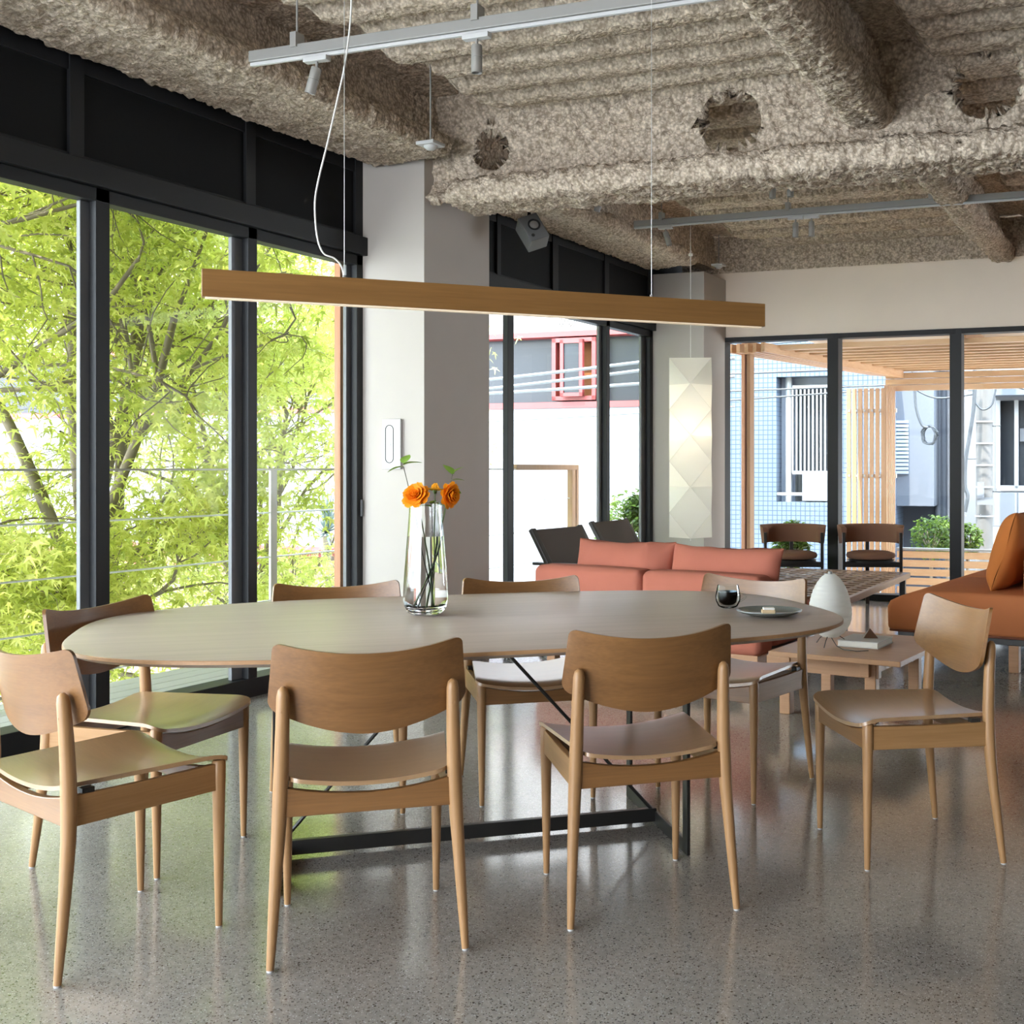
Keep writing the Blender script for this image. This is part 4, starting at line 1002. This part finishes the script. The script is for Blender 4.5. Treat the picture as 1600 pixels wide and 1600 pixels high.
def maple(x, y, label, seed, h=5.2, fork=2.2, spread=1.6, nleaf=9000, mat=LEAF, lean=(0, 0), trunk=.09, size=.085, z0=2.2):
    """multi-stemmed maple rooted on the street; layered sprays of leaves"""
    r = tag(empty('maple_tree', (x, y, GZ)), label, 'tree', 'maple trees outside the windows'); rng = np.random.default_rng(seed); m = MB(); tips = []
    def branch(p, d, L, rad, lev):
        pts = [Vector(p)]; rr = [rad]; d = Vector(d).normalized(); n = 6
        for i in range(n):
            d = (d+Vector(rng.normal(0, .10+.03*lev, 3))+Vector((0, 0, .05 if lev < 2 else -.015))).normalized(); pts.append(pts[-1]+d*L/n); rr.append(rad*(1-.55*(i+1)/n))
        if lev: pts = [Vector((min(q.x, -5.8-x), q.y, q.z)) for q in pts]
        m.tube(pts, rr, 8 if lev < 2 else 5, lev == 0)
        if lev >= 2:
            for i in range(2, n+1): tips.append((pts[i], lev))
        if lev < 3:
            k = [4, 5, 4][lev] if lev else 4
            for j in range(k):
                i = int(rng.integers(2 if lev else 3, n+1)); a = rng.uniform(0, 2*PI); tilt = rng.uniform(.35, .85) if lev else rng.uniform(.22, .55)
                u = d.cross(Vector((math.cos(a), math.sin(a), .1))).normalized(); nd = (d*math.cos(tilt)+u*math.sin(tilt)*spread)
                if lev >= 1: nd.z *= .55
                branch(pts[i], nd, L*rng.uniform(.5, .75), rr[i]*.66, lev+1)
        return
    top = Vector((lean[0], lean[1], fork)); m.tube([(0, 0, 0), tuple(top*.5), tuple(top)], [trunk*1.15, trunk, trunk*.9], 10)
    for j in range(5):
        a = 2*PI*j/5+rng.uniform(-.3, .3); t_ = rng.uniform(.16, .42)
        branch(top*(.80+.05*j), (math.sin(t_)*math.cos(a), math.sin(t_)*math.sin(a), math.cos(t_)), (h-fork)*rng.uniform(.75, 1.0), trunk*.58, 0)
    # low side twigs so the crown reaches down past the balcony floor
    for j in range(9):
        zz = rng.uniform(z0, fork+.6); a = rng.uniform(0, 2*PI); branch(top*(zz/fork) if zz < fork else top, (math.cos(a), math.sin(a), rng.uniform(-.05, .45)), rng.uniform(.9, 1.5), trunk*.25, 1)
    m.build('branches', BARK, r, smooth=60)
    tp = np.array([tuple(p) for p, l in tips]); idx = rng.integers(0, len(tp), nleaf)
    off = rng.normal(0, 1, (nleaf, 3))*np.array([.20, .20, .055]); off[:, 2] -= .18*np.hypot(off[:, 0], off[:, 1])
    lay = tp[idx]+off; lay = lay[(lay[:, 0]+x < -5.75)]
    leaves_mesh('leaves', lay, size, .55, mat, r, rng); return r
maple(-8.0, 4.3, 'maple tree outside the first window bay, its grey trunk forking low beside the black frame', 3, 7.0, 3.3, 1.1, 34000, LEAF, (.05, .1), .11)
maple(-7.7, 6.4, 'many-stemmed maple filling the middle window bay', 8, 6.8, 3.2, 1.1, 34000, LEAF, (-.1, 0), .10)
maple(-8.3, 8.6, 'pale yellow green maple seen through the window bay next to the column', 14, 5.6, 2.7, 1.05, 26000, LEAF_PALE, (.1, -.1), .075)
maple(-10.4, 6.0, 'taller maple standing behind the two front maples', 21, 7.4, 3.4, 1.3, 34000, LEAF, (.2, 0), .12, .095)
maple(-7.9, 2.6, 'maple at the picture edge reaching over the balcony railing', 27, 6.8, 3.2, 1.1, 26000, LEAF, (0, .2), .10)

# undergrowth, yucca plants
def yucca(p, label, seed, R=.55, n=70):
    r = tag(empty('yucca_plant', p), label, 'yucca'); m = MB(); rng = random.Random(seed)
    MB().tube([(0, 0, 0), (0, 0, .9)], .07, 8).build('stem', BARK, r)
    for k in range(n):
        a = rng.uniform(0, 2*PI); e = rng.uniform(-.5, 1.45); L = R*rng.uniform(.75, 1.1); d = Vector((math.cos(a)*math.cos(e), math.sin(a)*math.cos(e), math.sin(e))); s = Vector((-math.sin(a), math.cos(a), 0))*.016; c = Vector((0, 0, .95))
        m.add([c-s, c+s, c+d*L*.6+s*.8, c+d*L, c+d*L*.6-s*.8], [(0, 1, 2, 3, 4)])
    m.build('leaves', plain('yucca_leaf', (.10, .14, .13), .5), r); return r
q = px_at_y(510, 832, 13.5); yucca((q.x, q.y, q.z-.95), 'spiky dark yucca plant beside the street wall, seen low through the last bay', 4, .62, 90)
q = px_at_y(305, 905, 12.0); yucca((q.x, q.y, q.z-.95), 'spiky dark yucca plant below the middle window bay', 5, .6, 80)

# ------------------------------------------------------------------ buildings
TILE_WHITE = None
def tile_mat(name, c, joint, sx, sz, rough=.35):
    m, nt, b, o = new_mat(name); L = nt.links; t = nn(nt, 'ShaderNodeTexCoord'); mp = nn(nt, 'ShaderNodeMapping'); L.new(t.outputs['Object'], mp.inputs[0])
    mp.inputs['Rotation'].default_value = (PI/2, 0, 0)
    br = nn(nt, 'ShaderNodeTexBrick'); br.offset = 0; br.inputs['Scale'].default_value = 1; br.inputs['Brick Width'].default_value = sx; br.inputs['Row Height'].default_value = sz
    br.inputs['Mortar Size'].default_value = min(sx, sz)*.09; br.inputs['Color1'].default_value = (*c, 1); br.inputs['Color2'].default_value = (*[v*.93 for v in c], 1); br.inputs['Mortar'].default_value = (*joint, 1)
    L.new(mp.outputs[0], br.inputs['Vector']); L.new(br.outputs['Color'], b.inputs['Base Color']); b.inputs['Roughness'].default_value = rough; return m
TILE_BLUE = tile_mat('blue_white_tiles', (.095, .125, .17), (.03, .044, .07), .072, .072)
TILE_W = tile_mat('cream_tiles', (.25, .225, .21), (.17, .15, .14), .30, .30)
CONC = plain('pale_concrete_wall', (.20, .205, .215), .9, 0, .2, var=.10, vscale=1.2)
REDF = plain('red_window_frame', (.20, .03, .028), .5); ORANGE = plain('orange_interior', (.20, .065, .01), .7); GLASS_DARK = plain('dark_window_glass', (.018, .021, .026), .25, 0, .3)
GREYB = plain('grey_render', (.05, .056, .07), .8, var=.06, vscale=1); GREY2 = plain('blue_grey_render', (.09, .10, .12), .8, var=.05, vscale=1); WHITEB = plain('white_render', (.135, .14, .15), .8, var=.04, vscale=1)
METAL_W = plain('white_bars', (.28, .285, .29), .5); POLE = plain('utility_pole_concrete', (.10, .095, .09), .85, var=.12, vscale=6); WIRE = plain('black_wire', (.03, .035, .04), .6); WIRE_L = plain('grey_wire', (.16, .17, .18), .6)

# building with the red window, facing the camera beyond the balcony end
FB = 18.0
o_ = W(0, FB)
rb = tag(empty('street_building', (0, FB, 0), E2), 'white tiled building with a red framed open window above a pale concrete wall', 'building')
def P2(px, py, b=FB):
    p = px_at_y(px, py, b); return (p.x/math.cos(E2), p.z)        # local x on the facade, z
def rect(px0, py0, px1, py1, b=FB):
    a = P2(px0, py0, b); c = P2(px1, py1, b); return min(a[0], c[0]), max(a[0], c[0]), min(a[1], c[1]), max(a[1], c[1])
x0, _, z1, _ = rect(380, 527, 1010, 632)
zt = P2(870, 524)[1]; zbm = P2(870, 630)[1]; xr = P2(1100, 600)[0]
MB().box(-26, xr, 0, 6, zt+.03, 9.0).build('tiled_wall', TILE_W, rb)
MB().box(-26, xr, -.12, 6, GZ, zbm-.06).build('concrete_wall', CONC, rb)
MB().box(-26, xr, .25, 6, zbm-.1, zt+.1).build('glazed_band', GLASS_DARK, rb)
f = MB(); f.box(-26, xr, -.06, .26, zt-.03, zt+.06); f.box(-26, xr, -.14, .26, zbm-.09, zbm+.01); f.build('red_trim', REDF, rb)
a0, a1, b0, b1 = rect(866, 530, 934, 625)
f = MB(); tkn = .07
for (u0, u1, v0, v1) in ((a0, a0+tkn, b0, b1), (a1-tkn, a1, b0, b1), (a0, a1, b0, b0+tkn), (a0, a1, b1-tkn, b1)): f.box(u0, u1, -.10, .2, v0, v1)
f.build('window_frame', REDF, rb)
MB().box(a0+.06, a1-.06, .16, .20, b0+.06, b1-.06).build('window_opening', ORANGE, rb)
c0_, c1_, d0, d1 = rect(883, 533, 918, 620)
f = MB(); tkn = .06
for (u0, u1, v0, v1) in ((c0_, c0_+tkn, d0, d1), (c1_-tkn, c1_, d0, d1), (c0_, c1_, d0, d0+tkn), (c0_, c1_, d1-tkn, d1)): f.box(u0, u1, -.22, -.14, v0, v1)
ws = f.build('window_sash', REDF, rb); MB().box(c0_+.05, c1_-.05, -.19, -.17, d0+.05, d1-.05).build('sash_glass', GLASS_DARK, ws)
# rosette ornament on the tiles
for pxo in (878, 893):
    qx, qz = P2(pxo, 502); m = MB()
    for k in range(6): a = PI*k/3; m.lathe([(.028, 0), (.028, .02), (.014, .02), (.014, 0)], 10, T(qx+.062*math.cos(a), -.0, qz+.062*math.sin(a)) @ Matrix.Rotation(PI/2, 4, 'X'), True)
    m.build('vent_rosette', plain('rosette_grey', (.30, .29, .28), .7), rb)
for yy_, s_ in (((800, 579), (940, 566)), ((800, 593), (940, 580)), ((800, 602), (940, 597))):
    pass
# overhead wires in front of it
for k, ((xa, ya), (xb, yb)) in enumerate((((795, 580), (1010, 560)), ((795, 594), (1010, 573)), ((795, 603), (1010, 594)), ((795, 647), (1010, 640)))):
    pa = px_at_y(xa, ya, 14.5); pb = px_at_y(xb, yb, 14.5); d = pb-pa; pa -= d*3; pb += d*.6; n = 14
    o = MB().tube([pa.lerp(pb, i/n)-Vector((0, 0, .10*math.sin(PI*i/n))) for i in range(n+1)], .024 if k < 3 else .012, 6).build('overhead_wire', WIRE_L)
    tag(o, ['thick pale overhead wire, topmost of four before the red window', 'thick pale overhead wire, second from the top before the red window', 'thick pale overhead wire just under the second one before the red window', 'thin overhead wire below the red window, in front of the pale wall'][k], 'wire')
# lower street things left of the column
q = px_at_y(470, 545, 19)
db = tag(empty('street_house', (0, 13.0, 0), E2), 'low brown and white street house half hidden behind the maples', 'building')
a0, a1, _, _ = rect(150, 800, 560, 800, 16.5)
MB().box(-24, -13.6, 2.5, 7, GZ, -.35).build('lower_wall', plain('brown_wall', (.23, .17, .13), .9, var=.2, vscale=3), db)
MB().box(-24.2, -13.4, 2.0, 7, -.35, -.22).build('red_eave', REDF, db)
MB().box(-30, -24.3, -6, 7, GZ, 1.5).build('side_wing', plain('dim_white_wall', (.17, .165, .16), .9), db)
# red vehicle below the trees
cr_ = tag(empty('parked_van', (-14.0, 6.6, GZ), 1.2), 'small red parked van behind the maple trunks', 'van')
VR = plain('red_car_paint', (.50, .03, .02), .25, .1, .6)
MB().prism([(-1.7, .45), (1.6, .45), (1.65, 1.0), (1.1, 1.15), (.7, 1.85), (-1.65, 1.9), (-1.75, 1.2)], -.75, .75, Matrix.Rotation(PI/2, 4, 'X')).build('body', VR, cr_, bevel=.06, bseg=3)
MB().prism([(.72, 1.2), (1.02, 1.18), (.66, 1.75), (-1.4, 1.78), (-1.45, 1.22)], -.765, .765, Matrix.Rotation(PI/2, 4, 'X')).build('window_glass', GLASS_DARK, cr_)
for x in (-1.1, 1.05):
    for s in (-1, 1): MB().lathe([(.001, -.1), (.30, -.1), (.32, 0), (.30, .1), (.001, .1)], 20, T(x, s*.70, .32) @ Matrix.Rotation(PI/2, 4, 'X')).build('wheel', DARK, cr_, smooth=40)

# ------------------------------------------------------------------ timber terrace outside the back window
TZ0 = -.42
tf = MB(); 
struct(tf.prism([(-4.5, BW+.18+SK*-4.5), (5, BW+.18+SK*5), (5, 15.6), (-4.5, 14.8)], TZ0-.1, TZ0).build('terrace_floor', PINE), 'timber terrace outside the back window')
FT = 14.3  # b of the far side
pg = tag(empty('pergola', (0, 0, 0)), 'pale timber pergola roof over the terrace', 'pergola')
def bb(m, xa, xb, b, w, z0, z1): return m.prism([(xa, b+SK*xa), (xb, b+SK*xb), (xb, b+w+SK*xb), (xa, b+w+SK*xa)], z0, z1)
for k in range(11):
    b = 11.3+k*.30; bb(MB(), -3.75+k*.035, 4.5, b, .10, 2.40, 2.45).build('cross_slat', PERGOLA, pg)
for k in range(5):
    x = -4.06+k*.085; MB().beam((x, 10.66, 2.40), (x+.62, FT+SK*-3.4, 2.40-.01*k), .04, .09).build('edge_batten', PERGOLA_Y, pg)
for z in (2.31, 2.235, 2.16): bb(MB(), -3.3, 4.5, FT-.02, .05, z, z+.068).build('edge_board', PERGOLA, pg)
for x in (-1.9, .1, 2.1): MB().box(x, x+.06, 11.0, FT+.2, 2.44, 2.56).build('rafter', PINE_Y, pg)
bb(MB(), -3.7, 4.6, 11.2, 3.2, 2.60, 2.62).build('roof_sheet', plain('pale_roof_sheet', (.72, .66, .58), .7), pg)
ls = tag(empty('slat_screen', (0, 0, 0)), 'tall screen of upright pale timber slats at the terrace corner', 'screen')
xa = px_at_y(1321, 700, FT).x; xb = px_at_y(1393, 700, FT).x
for k in range(8):
    x = xa+(xb-xa)*(k+.2)/8; bb(MB(), x, x+.048, FT, .03, TZ0, 2.2).build('slat', PINE_Z, ls)
for k in range(5):
    b = FT-.02-.10*k; x = xb+.02; bb(MB(), x, x+.03, b-.045, .045, TZ0, 2.2).build('slat', PINE_Z, ls)
for z in (1.9, 1.1): bb(MB(), xa, xb+.05, FT+.035, .03, z, z+.05).build('back_rail', plain('pale_rail_backing', (.6, .57, .52), .8), ls)
for z in (1.915, 1.115):
    for k in range(6): x = xa+(xb-xa)*(k+.5)/6; MB().box(x-.012, x+.012, FT+SK*x-.006, FT+SK*x+.002, z, z+.024).build('fixing', METAL_W, ls)
lf = tag(empty('slat_fence', (0, 0, 0)), 'low fence of horizontal pale timber boards closing the terrace', 'fence')
for k in range(6): bb(MB(), xb+.06, 4.6, FT+.02, .03, TZ0+.01+.108*k, TZ0+.092+.108*k).build('board', PERGOLA, lf)
for x in (-1.9, -.3, 1.4, 3.2): bb(MB(), x, x+.05, FT+.055, .04, TZ0, .23).build('post', PINE_Z, lf)
bb(MB(), xb+.06, 4.6, FT+.0, .12, .225, .25).build('capping', METAL_W, lf)
# upright timber battens by the first pane
bt_ = tag(empty('timber_batten_post', (-3.97, 10.62, 0)), 'reddish timber battens standing outside the first back pane', 'post')
MB().box(-.03, .005, .20, .30, TZ0, 3.0).build('batten', wood('cedar', (.58, .32, .20), (.46, .22, .12), 'Z', freq=.5), bt_); MB().box(.02, .055, .22, .34, TZ0, 3.0).build('batten', PINE_Z, bt_)

# neighbours behind the terrace
tb = tag(empty('tiled_building', (0, 17.2, 0), E2), 'pale blue tiled building with a barred recessed window', 'building')
B3 = 17.2
x0, x1 = P2(1128, 700, B3)[0], P2(1322, 700, B3)[0]; ztop = P2(1170, 530, B3)[1]
w0, w1, v0, v1 = rect(1213, 589, 1300, 785, B3)
m = MB(); m.box(x0-1.2, w0, 0, 5, GZ, ztop+.05); m.box(w1, x1+.6, 0, 5, GZ, ztop+.05); m.box(w0, w1, 0, 5, GZ, v0); m.box(w0, w1, 0, 5, v1, ztop+.05); m.build('tiled_wall', TILE_BLUE, tb)
MB().box(w0-.1, w1+.1, .35, .5, v0-.1, v1+.1).build('recess_wall', plain('recess_grey', (.30, .33, .38), .8), tb)
g0, g1, h0, h1 = rect(1236, 605, 1300, 738, B3); MB().box(g0, g1, .30, .34, h0-.9, h1).build('window_glass', GLASS_DARK, tb)
f = MB()
for k in range(11): x = g0+(g1-g0)*k/10; f.box(x-.012, x+.012, .10, .12, h0, h1)
f.box(g0, g1, .09, .13, h0-.03, h0+.02); f.box(g0, g1, .09, .13, h1-.02, h1+.03)
f.build('window_bars', METAL_W, tb)
MB().tube([(P2(1228, 600, B3)[0], .2, v0), (P2(1228, 600, B3)[0], .2, v1)], .05, 10).build('drain_pipe', METAL_W, tb)
e0, e1, e2_, e3 = rect(1253, 740, 1300, 783, B3); MB().box(e0, e1, .02, .29, e2_, e3).build('white_box', WHITEB, tb)
MB().tube([(w0, .05, P2(1200, 772, B3)[1]), (w1, .05, P2(1200, 772, B3)[1])], .025, 8).build('hand_rail', METAL_W, tb)
for k, (ya, yb) in enumerate(((541, 527), (551, 544), (584, 577), (611, 604), (625, 612))):
    pa = px_at_y(1150, ya, 15.6); pb = px_at_y(1330, yb, 15.6); d = pb-pa; pa -= d*.8; pb += d*3.0; n = 12
    o = MB().tube([pa.lerp(pb, i/n)+Vector((0, 0, .0)) for i in range(n+1)], .013, 6).build('overhead_wire', WIRE)
    tag(o, 'dark overhead wire before the blue tiled building, '+['topmost of five', 'second from the top', 'third, just above the barred window', 'fourth, across the top of the window bars', 'lowest of five'][k], 'wire')
gb = tag(empty('grey_building', (0, 18.6, 0), E2), 'blue grey building with a boxed-out upper storey and drain pipes', 'building'); B4 = 18.6
x0, x1 = P2(1322, 700, B4)[0]-1.5, P2(1500, 700, B4)[0]
MB().box(x0, x1+.2, .5, 6, GZ, 5.5).build('wall', GREYB, gb)
m0, m1, _, _ = rect(1395, 600, 1463, 600, B4); zb4 = P2(1430, 790, B4)[1]
MB().box(m0-1.2, m1, -.35, .5, zb4, 5.5).build('upper_box', GREY2, gb, bevel=.01)
i0, i1, j0, j1 = rect(1405, 657, 1424, 740, B4); f = MB()
for k in range(14): z = j0+(j1-j0)*k/14; f.box(i0, i1, -.42, -.36, z, z+(j1-j0)/14*.7)
f.build('louvre', plain('blue_louvre', (.30, .38, .50), .6), gb)
for pxp, rr in ((1462, .05), (1471, .05), (1480, .06), (1490, .03)):
    xx = P2(pxp, 700, B4)[0]; MB().tube([(xx, .42, GZ), (xx, .42, 4.5)], rr, 10).build('drain_pipe', GREY2, gb, smooth=50)
wb_ = tag(empty('white_building', (0, 18.2, 0), E2), 'white building with a wide shop window behind the utility pole', 'building'); B5 = 18.2
x0 = P2(1500, 700, B5)[0]; k0, k1, l0, l1 = rect(1556, 624, 1700, 764, B5)
MB().box(x0, x0+9, .3, 5, GZ, l0).box(x0, x0+9, .3, 5, l1, 5.5).box(x0, k0, .3, 5, l0, l1).box(k1, x0+9, .3, 5, l0, l1).build('wall', WHITEB, wb_)
MB().box(x0+.5, x0+9, -.2, .3, l1+.05, l1+.25).build('awning', GREY2, wb_)
MB().box(k0, k1, .5, .55, l0, l1).build('window_glass', GLASS_DARK, wb_)
f = MB()
for pxm in (1558, 1587, 1640): xx = P2(pxm, 700, B5)[0]; f.box(xx-.03, xx+.03, .28, .36, l0, l1)
f.box(k0, k1, .28, .36, l0-.04, l0+.04); f.build('window_frame', METAL_W, wb_)
s0, s1_, t0, t1 = rect(1592, 668, 1700, 688, B5); MB().box(s0, s1_, .42, .46, t0, t1).build('window_shelf', WHITEB, wb_)
pn = tag(empty('panel_wall', (0, 17.9, 0), E2), 'white panelled wall below the shop window', 'wall panel'); f = MB()
p0, p1, r0, r1 = rect(1552, 770, 1700, 824, 17.9); w_ = P2(1590, 700, 17.9)[0]-p0
for k in range(5): f.box(p0+k*w_+.012, p0+(k+1)*w_-.012, 0, .08, r0, r1)
f.build('panel', WHITEB, pn, bevel=.005); MB().box(p0, p0+6, .02, .1, GZ, r0-.02).build('base', plain('beige_base', (.50, .45, .38), .8), pn)
up = tag(empty('utility_pole', (0, 0, 0)), 'concrete utility pole with bands, step bolts and cables', 'utility pole'); pb_ = px_at_y(1538, 700, 16.6)
MB().tube([(pb_.x, pb_.y, GZ), (pb_.x, pb_.y, 6)], [.125, .10], 20).build('pole', POLE, up, smooth=60)
for z in (.55, .95, 1.25, 1.55, 1.85): MB().tube([(pb_.x, pb_.y, z), (pb_.x, pb_.y, z+.02)], .128, 20).build('band', METAL_W, up, smooth=50)
for k, z in enumerate((.9, 1.35, 1.8, 2.3, .1, -.25)): MB().tube([(pb_.x-.22*(k % 2), pb_.y, z), (pb_.x+.22*(1-k % 2), pb_.y, z)], .010, 6).build('step_bolt', WIRE, up)
q = px_at_y(1534, 768, 16.4); MB().box(q.x-.06, q.x+.03, q.y-.02, q.y, q.z-.10, q.z+.13).build('number_plate', WHITEB, up); 
q = px_at_y(1541, 783, 16.4); MB().box(q.x-.12, q.x+.09, q.y-.02, q.y, q.z-.05, q.z+.05).build('number_plate', WHITEB, up)
def wire(pts, r, label, b=16.2, name='hanging_cable'):
    P_ = [px_at_y(x, y, b) for x, y in pts]; out = []
    for i in range(len(P_)-1):
        a = P_[max(i-1, 0)]; b_ = P_[i]; c = P_[i+1]; d = P_[min(i+2, len(P_)-1)]
        for j in range(6):
            t_ = j/6; out.append(.5*((2*b_)+(-a+c)*t_+(2*a-5*b_+4*c-d)*t_*t_+(-a+3*b_-3*c+d)*t_**3))
    o = MB().tube(out+[P_[-1]], r, 6).build(name, WIRE, None, smooth=60); return tag(o, label, 'cable')
wire([(1420, 560), (1428, 590), (1431, 635), (1440, 663), (1450, 668)], .020, 'dark cable dropping down the grey building into the coiled cable bundle')
wire([(1523, 560), (1522, 630), (1516, 675), (1509, 720), (1508, 760), (1512, 775), (1508, 800)], .028, 'thick dark cable hanging beside the utility pole and the last black mullion')
wire([(1523, 628), (1535, 640), (1550, 632), (1557, 605), (1566, 600), (1600, 608)], .014, 'thin cable looping around the utility pole top')
wire([(1385, 585), (1410, 592), (1440, 614), (1470, 622), (1520, 616)], .014, 'slack cable crossing below the pergola edge in front of the grey building')
wire([(1385, 600), (1405, 588), (1450, 586), (1520, 590), (1560, 582), (1600, 584)], .014, 'cable running level under the pergola edge towards the pole')
q = px_at_y(1452, 680, 16.3); r = tag(empty('cable_coil', q), 'coiled bundle of dark cable hanging against the grey building', 'cable coil'); m = MB(); rnd = random.Random(9)
for k in range(7): m.tube([(rnd.uniform(.07, .13)*math.cos(a*PI/8)*1.0, .02*k-.06, .13*math.sin(a*PI/8)*rnd.uniform(.85, 1.1)) for a in range(17)], .008, 5, False)
m.build('coil', WIRE, r)
# potted shrubs and street greenery beyond the terrace
def shrub(p, label, seed, R=.3, n=700, s=.06):
    r = tag(empty('leafy_shrub', p), label, 'shrub'); rng = np.random.default_rng(seed); u = rng.normal(0, 1, (n, 3)); u /= np.linalg.norm(u, axis=1, keepdims=True); u *= (rng.uniform(.3, 1, (n, 1))**.5)*R; u[:, 2] = u[:, 2]*1.1+R
    m = MB()
    for k in range(6): a = k*1.05; m.tube([(0, 0, -.5), (.03*math.cos(a), .03*math.sin(a), .1), (R*.6*math.cos(a), R*.6*math.sin(a), R*1.3)], .008, 5)
    m.build('stems', BARK, r); leaves_mesh('leaves', u, s, .2, SHRUB_LEAF, r, rng, LP5); return r
for (px_, py_, b, R, lab) in ((1236, 868, 12.3, .20, 'leafy shrub outside seen through the back of the tub chair nearer the paper lamp'), (1455, 858, 15.6, .28, 'bright leafy shrub standing beyond the fence left of the last mullion'), (1480, 855, 15.9, .26, 'bright leafy shrub beyond the fence half covered by the last mullion'), (1512, 850, 16.0, .2, 'small shrub beyond the fence just past the last mullion')):
    q = px_at_y(px_, py_, b); shrub((q.x, q.y, q.z-.12), lab, px_, R)
q = px_at_y(1240, 845, 12.4); shrub((q.x, q.y, q.z-.10), 'upper tuft of greenery outside behind the tub chair nearer the paper lamp', 77, .16)
for (px_, py_, b, R, lab) in ((985, 830, 12.6, .45, 'pale green bush seen through the last pane beside the paper lamp'), (1000, 800, 12.6, .2, 'small light bush top seen through the last pane beside the paper lamp')):
    q = px_at_y(px_, py_, b); shrub((q.x, q.y, q.z-R), lab, px_, R, 900, .07)
